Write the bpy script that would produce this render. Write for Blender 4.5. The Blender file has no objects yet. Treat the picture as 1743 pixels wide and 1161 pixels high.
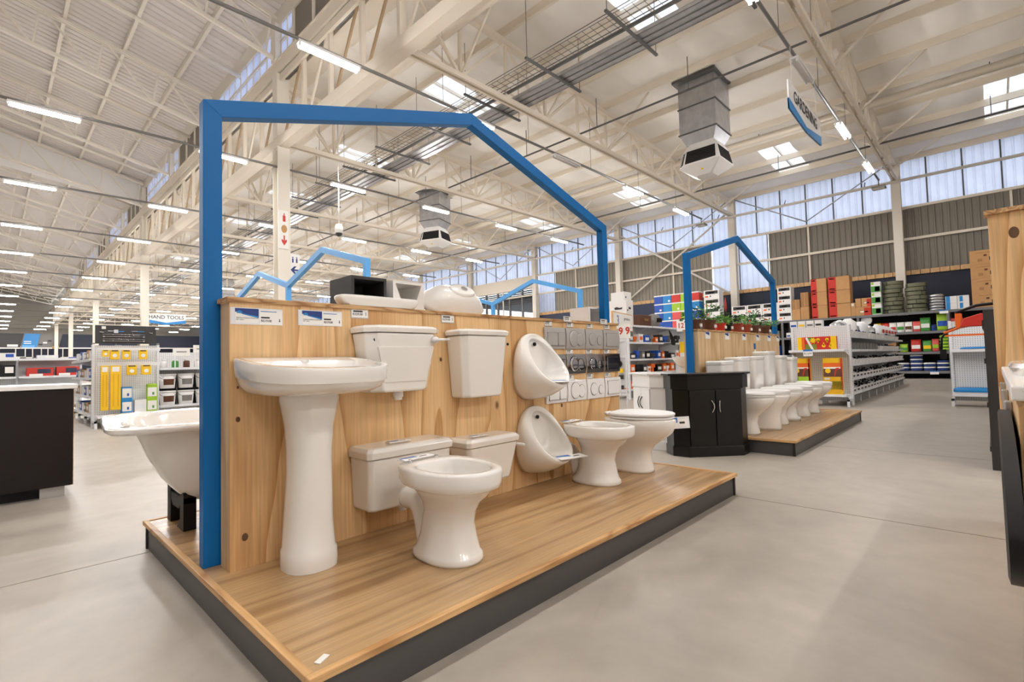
import bpy, bmesh, math, random
from mathutils import Vector, Matrix
random.seed(7)
sc = bpy.context.scene
COL = sc.collection
PI = math.pi

# ------------------------------------------------------------------ camera, sky, exposure
yaw, pit, rol = (math.radians(a) for a in (43.832, 2.378, -1.491))
fw = Vector((math.cos(yaw)*math.cos(pit), math.sin(yaw)*math.cos(pit), math.sin(pit)))
rt = Vector((math.sin(yaw), -math.cos(yaw), 0))
up = rt.cross(fw)
r2 = rt*math.cos(rol) + up*math.sin(rol)
u2 = up*math.cos(rol) - rt*math.sin(rol)
cam_d = bpy.data.cameras.new('camera')
cam = bpy.data.objects.new('camera', cam_d)
COL.objects.link(cam)
M = Matrix.Identity(4)
for i in range(3):
    M[i][0], M[i][1], M[i][2] = r2[i], u2[i], -fw[i]
M[2][3] = 1.0
cam.matrix_world = M
cam_d.sensor_width = 36
cam_d.lens = 851.88/1743*36
cam_d.clip_start = .05
cam_d.clip_end = 400
sc.camera = cam

w = bpy.data.worlds.new('sky')
sc.world = w
w.use_nodes = True
bg = w.node_tree.nodes['Background']
bg.inputs[0].default_value = (.86, .92, 1.0, 1)
bg.inputs[1].default_value = .78

sc.view_settings.view_transform = 'Standard'
sc.view_settings.look = 'None'
sc.view_settings.gamma = 1
sc.view_settings.exposure = 1.52
sc.cycles.use_denoising = True
sc.cycles.max_bounces = 8
sc.cycles.diffuse_bounces = 5
sc.cycles.glossy_bounces = 4
sc.cycles.sample_clamp_indirect = 6
TUBE_STRENGTH = 112

# ------------------------------------------------------------------ materials
def lin(c):
    return tuple((x/12.92 if x <= .04045 else ((x+.055)/1.055)**2.4) for x in (v/255 for v in c))
MATS = {}
def mat(name, rgb, rough=.5, metal=0, coat=0, noise=0, nscale=8, bump=0, bscale=60, spec=.5):
    if name in MATS: return MATS[name]
    m = bpy.data.materials.new(name); m.use_nodes = True
    nt = m.node_tree; b = nt.nodes['Principled BSDF']
    c = lin(rgb)
    b.inputs['Base Color'].default_value = (*c, 1)
    b.inputs['Roughness'].default_value = rough
    b.inputs['Metallic'].default_value = metal
    b.inputs['Coat Weight'].default_value = coat
    b.inputs['Coat Roughness'].default_value = .05
    b.inputs['Specular IOR Level'].default_value = spec
    if noise or bump:
        tc = nt.nodes.new('ShaderNodeTexCoord')
    if noise:
        n = nt.nodes.new('ShaderNodeTexNoise'); n.inputs['Scale'].default_value = nscale; n.inputs['Detail'].default_value = 6
        nt.links.new(tc.outputs['Object'], n.inputs['Vector'])
        r = nt.nodes.new('ShaderNodeValToRGB')
        r.color_ramp.elements[0].position = .3; r.color_ramp.elements[1].position = .7
        r.color_ramp.elements[0].color = (*[x*(1-noise) for x in c], 1)
        r.color_ramp.elements[1].color = (*[min(1, x*(1+noise*.6)) for x in c], 1)
        nt.links.new(n.outputs['Fac'], r.inputs['Fac']); nt.links.new(r.outputs['Color'], b.inputs['Base Color'])
    if bump:
        n2 = nt.nodes.new('ShaderNodeTexNoise'); n2.inputs['Scale'].default_value = bscale
        nt.links.new(tc.outputs['Object'], n2.inputs['Vector'])
        bp = nt.nodes.new('ShaderNodeBump'); bp.inputs['Strength'].default_value = bump
        bp.inputs['Distance'].default_value = .01
        nt.links.new(n2.outputs['Fac'], bp.inputs['Height']); nt.links.new(bp.outputs['Normal'], b.inputs['Normal'])
    MATS[name] = m
    return m

def wood_mat(name, light, dark, axis, scale, distort, rough=.45, knots=False, fine=90, knot_off=(0, 0, 0), stretch=.16, freq=0, saw=False):
    """grain that runs along the given axis of the object"""
    m = bpy.data.materials.new(name); m.use_nodes = True
    nt = m.node_tree; N = nt.nodes; Lk = nt.links; b = N['Principled BSDF']
    b.inputs['Roughness'].default_value = rough
    tc = N.new('ShaderNodeTexCoord'); mp = N.new('ShaderNodeMapping')
    s = [1, 1, 1]; s[axis] = stretch
    mp.inputs['Scale'].default_value = s
    mp.inputs['Location'].default_value = knot_off
    Lk.new(tc.outputs['Object'], mp.inputs['Vector'])
    big = N.new('ShaderNodeTexNoise'); big.inputs['Scale'].default_value = scale; big.inputs['Detail'].default_value = 2.5
    big.inputs['Roughness'].default_value = .45; big.inputs['Distortion'].default_value = distort
    Lk.new(mp.outputs[0], big.inputs['Vector'])
    mul = N.new('ShaderNodeMath'); mul.operation = 'MULTIPLY'; mul.inputs[1].default_value = freq or (13 if knots else 7)
    Lk.new(big.outputs['Fac'], mul.inputs[0])
    fr = N.new('ShaderNodeMath'); fr.operation = 'FRACT' if saw else 'PINGPONG'
    if not saw: fr.inputs[1].default_value = .5
    Lk.new(mul.outputs[0], fr.inputs[0])
    rm = N.new('ShaderNodeValToRGB'); e = rm.color_ramp.elements
    e[0].position = .04; e[0].color = (*lin(dark), 1); e[1].position = .42; e[1].color = (*lin(light), 1)
    mid = e.new(.2); mid.color = (*[(p*2+q)/3 for p, q in zip(lin(light), lin(dark))], 1)
    if saw:
        e[0].position = 0; mid.position = .3; e[2].position = .75
        e.new(.985).color = (*lin(light), 1); e.new(1.0).color = (*[(p+q)/2 for p, q in zip(lin(light), lin(dark))], 1)
    d2 = N.new('ShaderNodeMath'); d2.operation = 'MULTIPLY'; d2.inputs[1].default_value = 1.0
    Lk.new(fr.outputs[0], d2.inputs[0]); Lk.new(d2.outputs[0], rm.inputs['Fac'])
    # fine fibre
    mp2 = N.new('ShaderNodeMapping'); s2 = [1, 1, 1]; s2[axis] = .03; mp2.inputs['Scale'].default_value = s2
    Lk.new(tc.outputs['Object'], mp2.inputs['Vector'])
    fn = N.new('ShaderNodeTexNoise'); fn.inputs['Scale'].default_value = fine; fn.inputs['Detail'].default_value = 3
    Lk.new(mp2.outputs[0], fn.inputs['Vector'])
    fr2 = N.new('ShaderNodeMapRange'); fr2.inputs['From Min'].default_value = .3; fr2.inputs['From Max'].default_value = .7
    fr2.inputs['To Min'].default_value = .78; fr2.inputs['To Max'].default_value = 1.06
    Lk.new(fn.outputs['Fac'], fr2.inputs['Value'])
    mx = N.new('ShaderNodeMixRGB'); mx.blend_type = 'MULTIPLY'; mx.inputs['Fac'].default_value = 1
    Lk.new(rm.outputs['Color'], mx.inputs['Color1']); Lk.new(fr2.outputs[0], mx.inputs['Color2'])
    out = mx.outputs['Color']
    if knots:
        vm = N.new('ShaderNodeMapping'); sv = [1, 1, 1]; sv[axis] = .6; vm.inputs['Scale'].default_value = sv
        vm.inputs['Location'].default_value = knot_off
        Lk.new(tc.outputs['Object'], vm.inputs['Vector'])
        vo = N.new('ShaderNodeTexVoronoi'); vo.inputs['Scale'].default_value = 2.3; vo.inputs['Randomness'].default_value = 1
        Lk.new(vm.outputs[0], vo.inputs['Vector'])
        kr = N.new('ShaderNodeValToRGB'); k = kr.color_ramp.elements
        k[0].position = .022; k[0].color = (.30, .20, .13, 1); k[1].position = .05; k[1].color = (1, 1, 1, 1)
        Lk.new(vo.outputs['Distance'], kr.inputs['Fac'])
        mk = N.new('ShaderNodeMixRGB'); mk.blend_type = 'MULTIPLY'; mk.inputs['Fac'].default_value = 1
        Lk.new(out, mk.inputs['Color1']); Lk.new(kr.outputs['Color'], mk.inputs['Color2']); out = mk.outputs['Color']
    Lk.new(out, b.inputs['Base Color'])
    bp = N.new('ShaderNodeBump'); bp.inputs['Strength'].default_value = .08; bp.inputs['Distance'].default_value = .004
    Lk.new(fn.outputs['Fac'], bp.inputs['Height']); Lk.new(bp.outputs['Normal'], b.inputs['Normal'])
    MATS[name] = m
    return m

def emit_mat(name, rgb, strength):
    m = bpy.data.materials.new(name); m.use_nodes = True
    nt = m.node_tree; nt.nodes.clear()
    o = nt.nodes.new('ShaderNodeOutputMaterial'); e = nt.nodes.new('ShaderNodeEmission')
    e.inputs[0].default_value = (*rgb, 1); e.inputs[1].default_value = strength
    nt.links.new(e.outputs[0], o.inputs[0]); MATS[name] = m
    return m

def translucent_mat(name, rgb):
    m = bpy.data.materials.new(name); m.use_nodes = True
    nt = m.node_tree; nt.nodes.clear(); N = nt.nodes
    o = N.new('ShaderNodeOutputMaterial'); t = N.new('ShaderNodeBsdfTranslucent'); d = N.new('ShaderNodeBsdfDiffuse')
    mx = N.new('ShaderNodeMixShader'); mx.inputs[0].default_value = .3
    tc = N.new('ShaderNodeTexCoord'); n = N.new('ShaderNodeTexNoise'); n.inputs['Scale'].default_value = 1.3; n.inputs['Detail'].default_value = 5
    nt.links.new(tc.outputs['Object'], n.inputs['Vector'])
    r = N.new('ShaderNodeValToRGB'); c = lin(rgb)
    r.color_ramp.elements[0].position = .3; r.color_ramp.elements[0].color = (*[x*.84 for x in c], 1)
    r.color_ramp.elements[1].position = .7; r.color_ramp.elements[1].color = (*c, 1)
    nt.links.new(n.outputs['Fac'], r.inputs['Fac'])
    nt.links.new(r.outputs['Color'], t.inputs[0]); nt.links.new(r.outputs['Color'], d.inputs[0])
    nt.links.new(t.outputs[0], mx.inputs[1]); nt.links.new(d.outputs[0], mx.inputs[2]); nt.links.new(mx.outputs[0], o.inputs[0])
    MATS[name] = m
    return m

def floor_mat():
    m = bpy.data.materials.new('polished_concrete'); m.use_nodes = True
    nt = m.node_tree; N = nt.nodes; Lk = nt.links; b = N['Principled BSDF']
    tc = N.new('ShaderNodeTexCoord'); geo = N.new('ShaderNodeNewGeometry')
    n1 = N.new('ShaderNodeTexNoise'); n1.inputs['Scale'].default_value = .55; n1.inputs['Detail'].default_value = 8; n1.inputs['Roughness'].default_value = .62
    n1.inputs['Distortion'].default_value = 1.2
    n2 = N.new('ShaderNodeTexNoise'); n2.inputs['Scale'].default_value = 6; n2.inputs['Detail'].default_value = 8
    Lk.new(geo.outputs['Position'], n1.inputs['Vector']); Lk.new(geo.outputs['Position'], n2.inputs['Vector'])
    r1 = N.new('ShaderNodeValToRGB'); e = r1.color_ramp.elements
    e[0].position = .32; e[0].color = (*lin((158, 149, 138)), 1); e[1].position = .66; e[1].color = (*lin((182, 173, 161)), 1)
    Lk.new(n1.outputs['Fac'], r1.inputs['Fac'])
    r2_ = N.new('ShaderNodeMapRange'); r2_.inputs['From Min'].default_value = .35; r2_.inputs['From Max'].default_value = .65
    r2_.inputs['To Min'].default_value = .93; r2_.inputs['To Max'].default_value = 1.03
    Lk.new(n2.outputs['Fac'], r2_.inputs['Value'])
    mx = N.new('ShaderNodeMixRGB'); mx.blend_type = 'MULTIPLY'; mx.inputs['Fac'].default_value = 1
    Lk.new(r1.outputs['Color'], mx.inputs['Color1']); Lk.new(r2_.outputs[0], mx.inputs['Color2'])
    Lk.new(mx.outputs['Color'], b.inputs['Base Color'])
    rr = N.new('ShaderNodeMapRange'); rr.inputs['To Min'].default_value = .3; rr.inputs['To Max'].default_value = .5
    Lk.new(n1.outputs['Fac'], rr.inputs['Value']); Lk.new(rr.outputs[0], b.inputs['Roughness'])
    b.inputs['Specular IOR Level'].default_value = .45
    MATS['polished_concrete'] = m
    return m

mat('ceramic', (236, 233, 228), .12, coat=.5)
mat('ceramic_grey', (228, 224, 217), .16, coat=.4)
mat('blue_paint', (0, 98, 164), .45, spec=.25)
mat('hazy_blue', (92, 172, 240), .4)  # far frames' blue with haze and overexposure put into the colour; also a print
mat('skirt', (72, 70, 70), .42)
mat('skirt_dark', (30, 29, 30), .5)
mat('steel_white', (228, 221, 209), .45)
mat('steel_cream', (224, 214, 198), .5)
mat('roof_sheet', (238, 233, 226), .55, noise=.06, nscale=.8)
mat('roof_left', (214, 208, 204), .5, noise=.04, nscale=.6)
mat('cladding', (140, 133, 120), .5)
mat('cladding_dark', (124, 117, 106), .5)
mat('navy', (44, 52, 78), .6)
mat('navy_dark', (22, 28, 50), .6)
mat('timber', (214, 172, 120), .55, noise=.2, nscale=9)
mat('galv', (176, 176, 178), .35, metal=.55, noise=.14, nscale=5)
mat('galv_dark', (98, 97, 96), .45, metal=.3)
mat('primer', (176, 150, 118), .5)
mat('conduit', (128, 126, 124), .45, metal=.4)
mat('black', (7, 7, 8), .45, spec=.3)
mat('black_gloss', (7, 7, 7), .3, spec=.35)
mat('darkgrey', (44, 42, 42), .5)
mat('midgrey', (120, 118, 115), .5)
mat('white', (232, 230, 228), .4)
mat('white_lam', (234, 232, 230), .25)
mat('shelf_white', (226, 227, 230), .4)
mat('chrome', (215, 215, 218), .06, metal=1)
mat('satin', (190, 187, 184), .34, metal=.35)
mat('paper', (238, 236, 232), .6)
mat('ink', (40, 40, 44), .6)
mat('ink_blue', (20, 52, 120), .5)
mat('label_blue', (20, 104, 178), .5)
mat('red', (196, 44, 30), .45)
mat('orange', (232, 104, 26), .45)
mat('yellow', (244, 196, 10), .45)
mat('yellow_d', (222, 170, 12), .45)
mat('lime', (158, 198, 44), .45)
mat('green', (70, 148, 62), .5)
mat('olive', (120, 128, 28), .5)
mat('royal', (24, 76, 170), .45)
mat('cyan', (24, 130, 200), .45)
mat('coral', (218, 84, 82), .45)
mat('carton', (190, 144, 94), .7, noise=.07, nscale=4)
mat('carton_d', (164, 120, 76), .7, noise=.07, nscale=4)
mat('brown_dark', (20, 12, 10), .35, spec=.3)
mat('pegboard', (226, 226, 226), .5)
mat('hose', (118, 118, 96), .3)
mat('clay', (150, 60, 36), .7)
mat('pot_brown', (92, 54, 34), .6)
mat('leaf', (62, 110, 50), .5)
mat('leaf_light', (112, 170, 66), .5)
mat('leaf_dark', (38, 56, 40), .5)
mat('rack_grey', (112, 112, 114), .5)
mat('dark_hole', (16, 15, 14), .8)
mat('knot', (96, 66, 44), .7)
mat('brass', (170, 140, 90), .4, metal=.6)
mat('steel_brush', (196, 196, 198), .3, metal=.8)
floor_mat()
def peg_mat():
    m = MATS['pegboard']; nt = m.node_tree; N = nt.nodes; Lk = nt.links; b = N['Principled BSDF']
    tc = N.new('ShaderNodeTexCoord'); sx = N.new('ShaderNodeSeparateXYZ'); Lk.new(tc.outputs['Object'], sx.inputs[0])
    hs = []
    for ax in ('X', 'Z'):
        a = N.new('ShaderNodeMath'); a.operation = 'MULTIPLY'; a.inputs[1].default_value = 30; Lk.new(sx.outputs[ax], a.inputs[0])
        f = N.new('ShaderNodeMath'); f.operation = 'PINGPONG'; f.inputs[1].default_value = .5; Lk.new(a.outputs[0], f.inputs[0])
        g = N.new('ShaderNodeMath'); g.operation = 'LESS_THAN'; g.inputs[1].default_value = .17; Lk.new(f.outputs[0], g.inputs[0]); hs.append(g)
    k = N.new('ShaderNodeMath'); k.operation = 'MULTIPLY'; Lk.new(hs[0].outputs[0], k.inputs[0]); Lk.new(hs[1].outputs[0], k.inputs[1])
    mx = N.new('ShaderNodeMixRGB'); mx.inputs['Color1'].default_value = (*lin((228, 228, 228)), 1); mx.inputs['Color2'].default_value = (*lin((120, 120, 120)), 1)
    Lk.new(k.outputs[0], mx.inputs['Fac']); Lk.new(mx.outputs['Color'], b.inputs['Base Color'])
peg_mat()
wood_mat('plywood', (229, 191, 140), (194, 145, 90), 2, 1.5, .45, .42, knots=True, stretch=.25, freq=9, saw=True)
wood_mat('plywood_b', (229, 191, 140), (192, 142, 87), 2, 1.35, .6, .42, knots=True, stretch=.25, freq=10, saw=True, knot_off=(3.1, .4, .2))
wood_mat('plywood_far', (222, 192, 150), (200, 164, 116), 2, 2.4, .4, .5)
wood_mat('ply_edge', (206, 166, 116), (150, 104, 62), 0, 14, .3, .5)
wood_mat('laminate', (190, 156, 113), (160, 124, 84), 0, 3.4, .15, .3, stretch=.05)
wood_mat('edging', (216, 172, 118), (184, 136, 84), 0, 6, .3, .45)
wood_mat('edging_y', (216, 172, 118), (184, 136, 84), 1, 6, .3, .45)
emit_mat('tube_glow', (1.0, .975, .945), TUBE_STRENGTH)
translucent_mat('translucent_sheet', (222, 228, 246))
translucent_mat('skylight_sheet', (244, 248, 255))

# ------------------------------------------------------------------ mesh helpers
class MB:
    def __init__(s): s.v = []; s.f = []
    def add(s, verts, faces):
        o = len(s.v); s.v += [tuple(p) for p in verts]; s.f += [tuple(i+o for i in f) for f in faces]; return s
    def box(s, x0, x1, y0, y1, z0, z1):
        return s.add([(x0,y0,z0),(x1,y0,z0),(x1,y1,z0),(x0,y1,z0),(x0,y0,z1),(x1,y0,z1),(x1,y1,z1),(x0,y1,z1)],
                     [(0,3,2,1),(4,5,6,7),(0,1,5,4),(1,2,6,5),(2,3,7,6),(3,0,4,7)])
    def beam(s, p, q, w, h, upv=(0,0,1)):
        p, q = Vector(p), Vector(q); d = (q-p).normalized(); u = Vector(upv)
        a = d.cross(u)
        if a.length < 1e-3: a = d.cross(Vector((1,0,0)))
        a.normalize(); b = a.cross(d).normalized(); a *= w/2; b *= h/2
        return s.add([p-a-b,p+a-b,p+a+b,p-a+b,q-a-b,q+a-b,q+a+b,q-a+b],
                     [(0,1,2,3),(7,6,5,4),(0,4,5,1),(1,5,6,2),(2,6,7,3),(3,7,4,0)])
    def tube(s, pts, r, n=8, cap=True):
        pts = [Vector(p) for p in pts]; rs = r if isinstance(r, (list, tuple)) else [r]*len(pts)
        rings = []; prev = None
        for i, p in enumerate(pts):
            d = (pts[min(i+1, len(pts)-1)]-pts[max(i-1, 0)]).normalized()
            if prev is None:
                a = d.cross(Vector((0,0,1)))
                if a.length < 1e-3: a = d.cross(Vector((1,0,0)))
            else:
                a = prev - d*prev.dot(d)
            a.normalize(); prev = a; b = d.cross(a)
            rings.append([p+(a*math.cos(2*PI*k/n)+b*math.sin(2*PI*k/n))*rs[i] for k in range(n)])
        return s.loft(rings, cap, cap)
    def loft(s, rings, cap0=True, cap1=True):
        n = len(rings[0]); v = [p for r in rings for p in r]; f = []
        for i in range(len(rings)-1):
            for k in range(n):
                a = i*n+k; b = i*n+(k+1) % n
                f.append((a, b, b+n, a+n))
        if cap0: f.append(tuple(reversed(range(n))))
        if cap1: f.append(tuple(range((len(rings)-1)*n, len(rings)*n)))
        return s.add(v, f)
    def prism(s, poly, z0, z1):
        n = len(poly)
        return s.add([(x,y,z0) for x,y in poly]+[(x,y,z1) for x,y in poly],
                     [tuple(reversed(range(n))), tuple(range(n,2*n))]+[(k,(k+1)%n,(k+1)%n+n,k+n) for k in range(n)])
    def extr(s, poly, axis, a0, a1):
        """polygon of 2-D points swept along an axis ('x': poly is (y,z); 'y': poly is (x,z))"""
        n = len(poly)
        g = (lambda p, a: (a, p[0], p[1])) if axis == 'x' else (lambda p, a: (p[0], a, p[1]))
        return s.add([g(p, a0) for p in poly]+[g(p, a1) for p in poly],
                     [tuple(range(n)), tuple(reversed(range(n, 2*n)))]+[(k+n,(k+1)%n+n,(k+1)%n,k) for k in range(n)])
    def mesh(s, name, smooth=False, fix=True):
        me = bpy.data.meshes.new(name); me.from_pydata(s.v, [], s.f)
        if fix:
            bm = bmesh.new(); bm.from_mesh(me); bmesh.ops.recalc_face_normals(bm, faces=bm.faces); bm.to_mesh(me); bm.free()
        if smooth:
            me.polygons.foreach_set('use_smooth', [True]*len(me.polygons))
        me.update()
        return me
    def build(s, name, m, parent=None, smooth=False, bevel=0, loc=None, fix=True, sharp=None):
        me = s.mesh(name, smooth, fix)
        me.materials.append(MATS[m] if isinstance(m, str) else m)
        o = bpy.data.objects.new(name, me); COL.objects.link(o)
        if parent: o.parent = parent
        if loc: o.location = loc
        if bevel:
            b = o.modifiers.new('edge', 'BEVEL'); b.width = bevel; b.segments = 2; b.limit_method = 'ANGLE'; b.angle_limit = .6
        if smooth and sharp:
            try: me.set_sharp_from_angle(angle=sharp)
            except Exception: pass
        return o

def tag(o, label=None, cat=None, group=None, kind=None):
    if label: o['label'] = label
    if cat: o['category'] = cat
    if group: o['group'] = group
    if kind: o['kind'] = kind
    return o
def thing(name, label, cat, loc=(0,0,0), rz=0, group=None, rx=0, ry=0):
    o = bpy.data.objects.new(name, None); COL.objects.link(o); o.location = loc; o.rotation_euler = (rx, ry, rz)
    o.empty_display_size = .1
    return tag(o, label, cat, group)
def struct(name, mb, m, **k):
    return tag(mb.build(name, m, **k), kind='structure')
def copy_obj(o, parent=None):
    c = o.copy(); COL.objects.link(c)
    if parent: c.parent = parent
    return c
def dup(root, loc, rz=None, label=None, scale=None):
    r = copy_obj(root); r.location = loc
    if rz is not None: r.rotation_euler = (0, 0, rz)
    if label: r['label'] = label
    if scale: r.scale = scale
    for ch in list(root.children):
        c = copy_obj(ch, r)
        for g in list(ch.children): copy_obj(g, c)
    return r
def B(x0, x1, y0, y1, z0, z1): return MB().box(x0, x1, y0, y1, z0, z1)
_cache = {}
def cbox(name, dims, m, parent=None, loc=(0,0,0), rz=0, bevel=0):
    """a box standing on its base centre; equal boxes share their mesh"""
    k = (name, tuple(round(d, 4) for d in dims), m)
    if k not in _cache:
        a, b, c = dims
        me = B(-a/2, a/2, -b/2, b/2, 0, c).mesh(name, fix=False); me.materials.append(MATS[m]); _cache[k] = me
    o = bpy.data.objects.new(name, _cache[k]); COL.objects.link(o); o.location = loc; o.rotation_euler = (0,0,rz)
    if parent: o.parent = parent
    if bevel:
        b = o.modifiers.new('edge', 'BEVEL'); b.width = bevel; b.segments = 2
    return o
def cmesh(key, name, fn, m, parent=None, loc=(0,0,0), rz=0, smooth=True):
    k = (key, m)
    if k not in _cache:
        me = fn().mesh(name, smooth); me.materials.append(MATS[m]); _cache[k] = me
    o = bpy.data.objects.new(name, _cache[k]); COL.objects.link(o); o.location = loc; o.rotation_euler = (0,0,rz)
    if parent: o.parent = parent
    return o
ORD = 'zeroth first second third fourth fifth sixth seventh eighth ninth tenth eleventh twelfth thirteenth fourteenth fifteenth sixteenth seventeenth eighteenth nineteenth twentieth'.split()
def nth(i):
    if i < len(ORD): return ORD[i]
    t = {2: 'twenty', 3: 'thirty'}[i//10]
    return t.replace('y', 'ieth') if i % 10 == 0 else t+'-'+ORD[i % 10]
def ring(cx, cy, z, a, bf, bb=None, n=40, p=2.0, pb=None, clamp=None, tilt=0):
    """superellipse ring; bf is the reach towards -y (front), bb towards +y (back)"""
    bb = bf if bb is None else bb; pb = p if pb is None else pb; out = []
    for k in range(n):
        t = 2*PI*k/n; c, s_ = math.cos(t), math.sin(t)
        e = 2/(pb if s_ > 0 else p)
        x = cx+a*math.copysign(abs(c)**e, c); y = cy+(bb if s_ > 0 else bf)*math.copysign(abs(s_)**e, s_)
        if clamp is not None: y = min(y, clamp)
        out.append((x, y, z+tilt*(y-cy)))
    return out
def text(name, s, size, m, parent, loc, rx=PI/2, rz=0, depth=.001, align='CENTER', bold=0, sx=1):
    c = bpy.data.curves.new(name, 'FONT'); c.body = s; c.size = size; c.extrude = depth; c.align_x = align; c.align_y = 'CENTER'
    c.offset = bold; c.resolution_u = 3
    c.materials.append(MATS[m])
    tmp = bpy.data.objects.new(name, c); me = bpy.data.meshes.new_from_object(tmp)
    bpy.data.objects.remove(tmp); bpy.data.curves.remove(c)
    o = bpy.data.objects.new(name, me); COL.objects.link(o); o.parent = parent; o.location = loc; o.rotation_euler = (rx, 0, rz); o.scale = (sx, 1, 1)
    return o
# ------------------------------------------------------------------ building shell
XW, XC, YB, YF, XL = 25.2, 6.05, 98.0, -12.0, -16.0
TY = [2.5+6.4*i for i in range(-2, 15)]           # truss lines
TYV = [y for y in TY if y > 2]
def zr(x): return 8.75+(XW-x)*.061                # roof of the right hall
def zl(x): return 13.35-.235*abs(x+5)+1.175-.0    # roof of the left hall, ridge at x = -5
floor = tag(bpy.data.objects.new('floor', None), kind='structure'); COL.objects.link(floor)
struct('floor_bed', B(XL, XW+.3, YF, YB, -.2, -.012), 'dark_hole', parent=floor)
jx = [-16.8, -11.7, -6.54, -1.42, 3.70, 6.26, 11.4, 16.5, 21.6, 26.7]; jy = [3.42+6.4*i for i in range(-3, 16)]
for a, b in zip(jx, jx[1:]):
    for c, d in zip(jy, jy[1:]):
        o = cbox('slab', (b-a-.009, d-c-.009, .05), 'polished_concrete', floor, ((a+b)/2, (c+d)/2, -.05))
tag(struct('ground_outside', B(XW+.3, 90, -60, 120, -.4, -.2), 'midgrey'))

# roof of the right hall: sagging insulation between purlins, skylight strips left open
purl = [XW-.25-1.58*i for i in range(13)]
sky_x = [(9.3, 12.1), (20.3, 23.2)]
sky_y = [TY[i]+3.2 for i in range(len(TY)-1)]
def in_sky(x, y):
    return any(a < x < b for a, b in sky_x) and any(abs(y-c) < .62 for c in sky_y)
mb = MB(); dx, dy = 1.58/4, .16
nx = 46; ny = int((YB-YF)/dy)
for i in range(nx+1):
    for j in range(ny+1):
        x = XW-.25-i*dx; y = YF+j*dy
        sag = .035+.085*abs(math.sin(PI*(i/4)))**.7*abs(math.sin(PI*y/.96))**.4
        mb.v.append((x, y, zr(x)-sag))
for i in range(nx):
    for j in range(ny):
        if not in_sky(XW-.25-(i+.5)*dx, YF+(j+.5)*dy):
            a = i*(ny+1)+j; mb.f.append((a, a+1, a+ny+2, a+ny+1))
ceiling = struct('ceiling', mb, 'roof_sheet', smooth=True, fix=False)
struct('roof_flashing', B(6.215, 6.30, YF, YB, 9.80, 10.2), 'steel_cream', parent=ceiling)
struct('roof_flashing', B(6.23, 6.95, YF, YB, 9.83, 9.86), 'steel_cream', parent=ceiling)
struct('roof_edge', B(XW-.26, XW+.3, YF, YB, 8.7, 9.0), 'steel_cream', parent=ceiling)
for x in purl:
    struct('purlin', B(x-.04, x+.04, YF, YB, zr(x)-.24, zr(x)-.03), 'steel_cream', parent=ceiling)
n = 0
for (a, b) in sky_x:
    for c in sky_y:
        if c < -6 or c > 80: continue
        n += 1
        win = tag(bpy.data.objects.new('window_%d' % (n+30), None), kind='structure'); COL.objects.link(win)
        cuts = [a]+[p for p in sorted(purl) if a+.2 < p < b-.2]+[b]
        for p, q in zip(cuts, cuts[1:]):
            for s in (-1, 1):
                me = MB().add([(p+.03, c+s*.32-.29, zr(p)+.06), (q-.03, c+s*.32-.29, zr(q)+.06), (q-.03, c+s*.32+.29, zr(q)+.06), (p+.03, c+s*.32+.29, zr(p)+.06)], [(0,1,2,3)])
                struct('pane', me, 'skylight_sheet', parent=win)
        fr = MB()
        for s in (-.66, 0, .66): fr.beam((a, c+s, zr(a)+.03), (b, c+s, zr(b)+.03), .05, .14)
        for q in (a, b): fr.box(q-.03, q+.03, c-.66, c+.66, zr(q)-.06, zr(q)+.1)
        struct('window_frame', fr, 'steel_white', parent=win)

# roof of the left hall, ribbed sheets
mb = MB(); ys = []
y = YF
while y < YB:
    ys += [(y, 0), (y+.19, 0), (y+.215, .035), (y+.275, .035)]; y += .3
xs = [XC-.02, XC-4, -1.5, -5, -9, XL]
for x in xs:
    for (y, dz) in ys: mb.v.append((x, y, zl(x)-.03+dz))
m_ = len(ys)
for i in range(len(xs)-1):
    for j in range(m_-1):
        a = i*m_+j; mb.f.append((a, a+1, a+1+m_, a+m_))
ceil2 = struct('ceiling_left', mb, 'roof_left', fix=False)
for x in (6.35-1.6, 3.15, 1.55, -.05, -1.65, -3.25, -4.9, -6.5, -8.1):
    struct('purlin', B(x-.05, x+.05, YF, YB, zl(x)-.25, zl(x)-.04), 'steel_white', parent=ceil2)
for y in TY[2:]:
    struct('rafter', MB().tube([(-5, y+3.3, zl(-5)-.75), (XC-.1, y+3.3, zl(XC-.1)-.72)], .07, 8), 'steel_white', parent=ceil2, smooth=True)

# walls
def ribbed(x, y0, y1, z0, z1, side=-1, pitch=.21, d=.035):
    mb = MB(); y = y0; pts = []
    while y < y1-1e-6:
        for q, e in ((0, 0), (.62, 0), (.72, 1), (.90, 1)):
            if y+q*pitch <= y1: pts.append((y+q*pitch, e*d*side))
        y += pitch
    pts.append((y1, 0))
    for z in (z0, z1):
        for p, e in pts: mb.v.append((x+e, p, z))
    k = len(pts)
    for i in range(k-1): mb.f.append((i, i+1, i+1+k, i+k))
    return mb
wall_r = struct('wall_right', B(XW+.06, XW+.2, YF, 21.9, 0, 4.22), 'navy_dark')
struct('wall_segment', B(XW+.06, XW+.2, 27.95, YB, 0, 4.22), 'navy_dark', parent=wall_r)
struct('wall_segment', B(XW+.0, XW+.06, 10.0, 21.9, 0, 4.05), 'navy', parent=wall_r)
struct('wall_segment', B(XW+.06, XW+.2, 21.9, 27.95, 0, 2.6), 'navy_dark', parent=wall_r)
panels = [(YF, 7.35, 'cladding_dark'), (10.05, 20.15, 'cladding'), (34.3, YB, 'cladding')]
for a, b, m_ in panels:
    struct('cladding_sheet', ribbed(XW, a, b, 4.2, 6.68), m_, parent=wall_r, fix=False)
y = -2.0
tb = [(-12, 21.8), (28, 60)]
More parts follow.
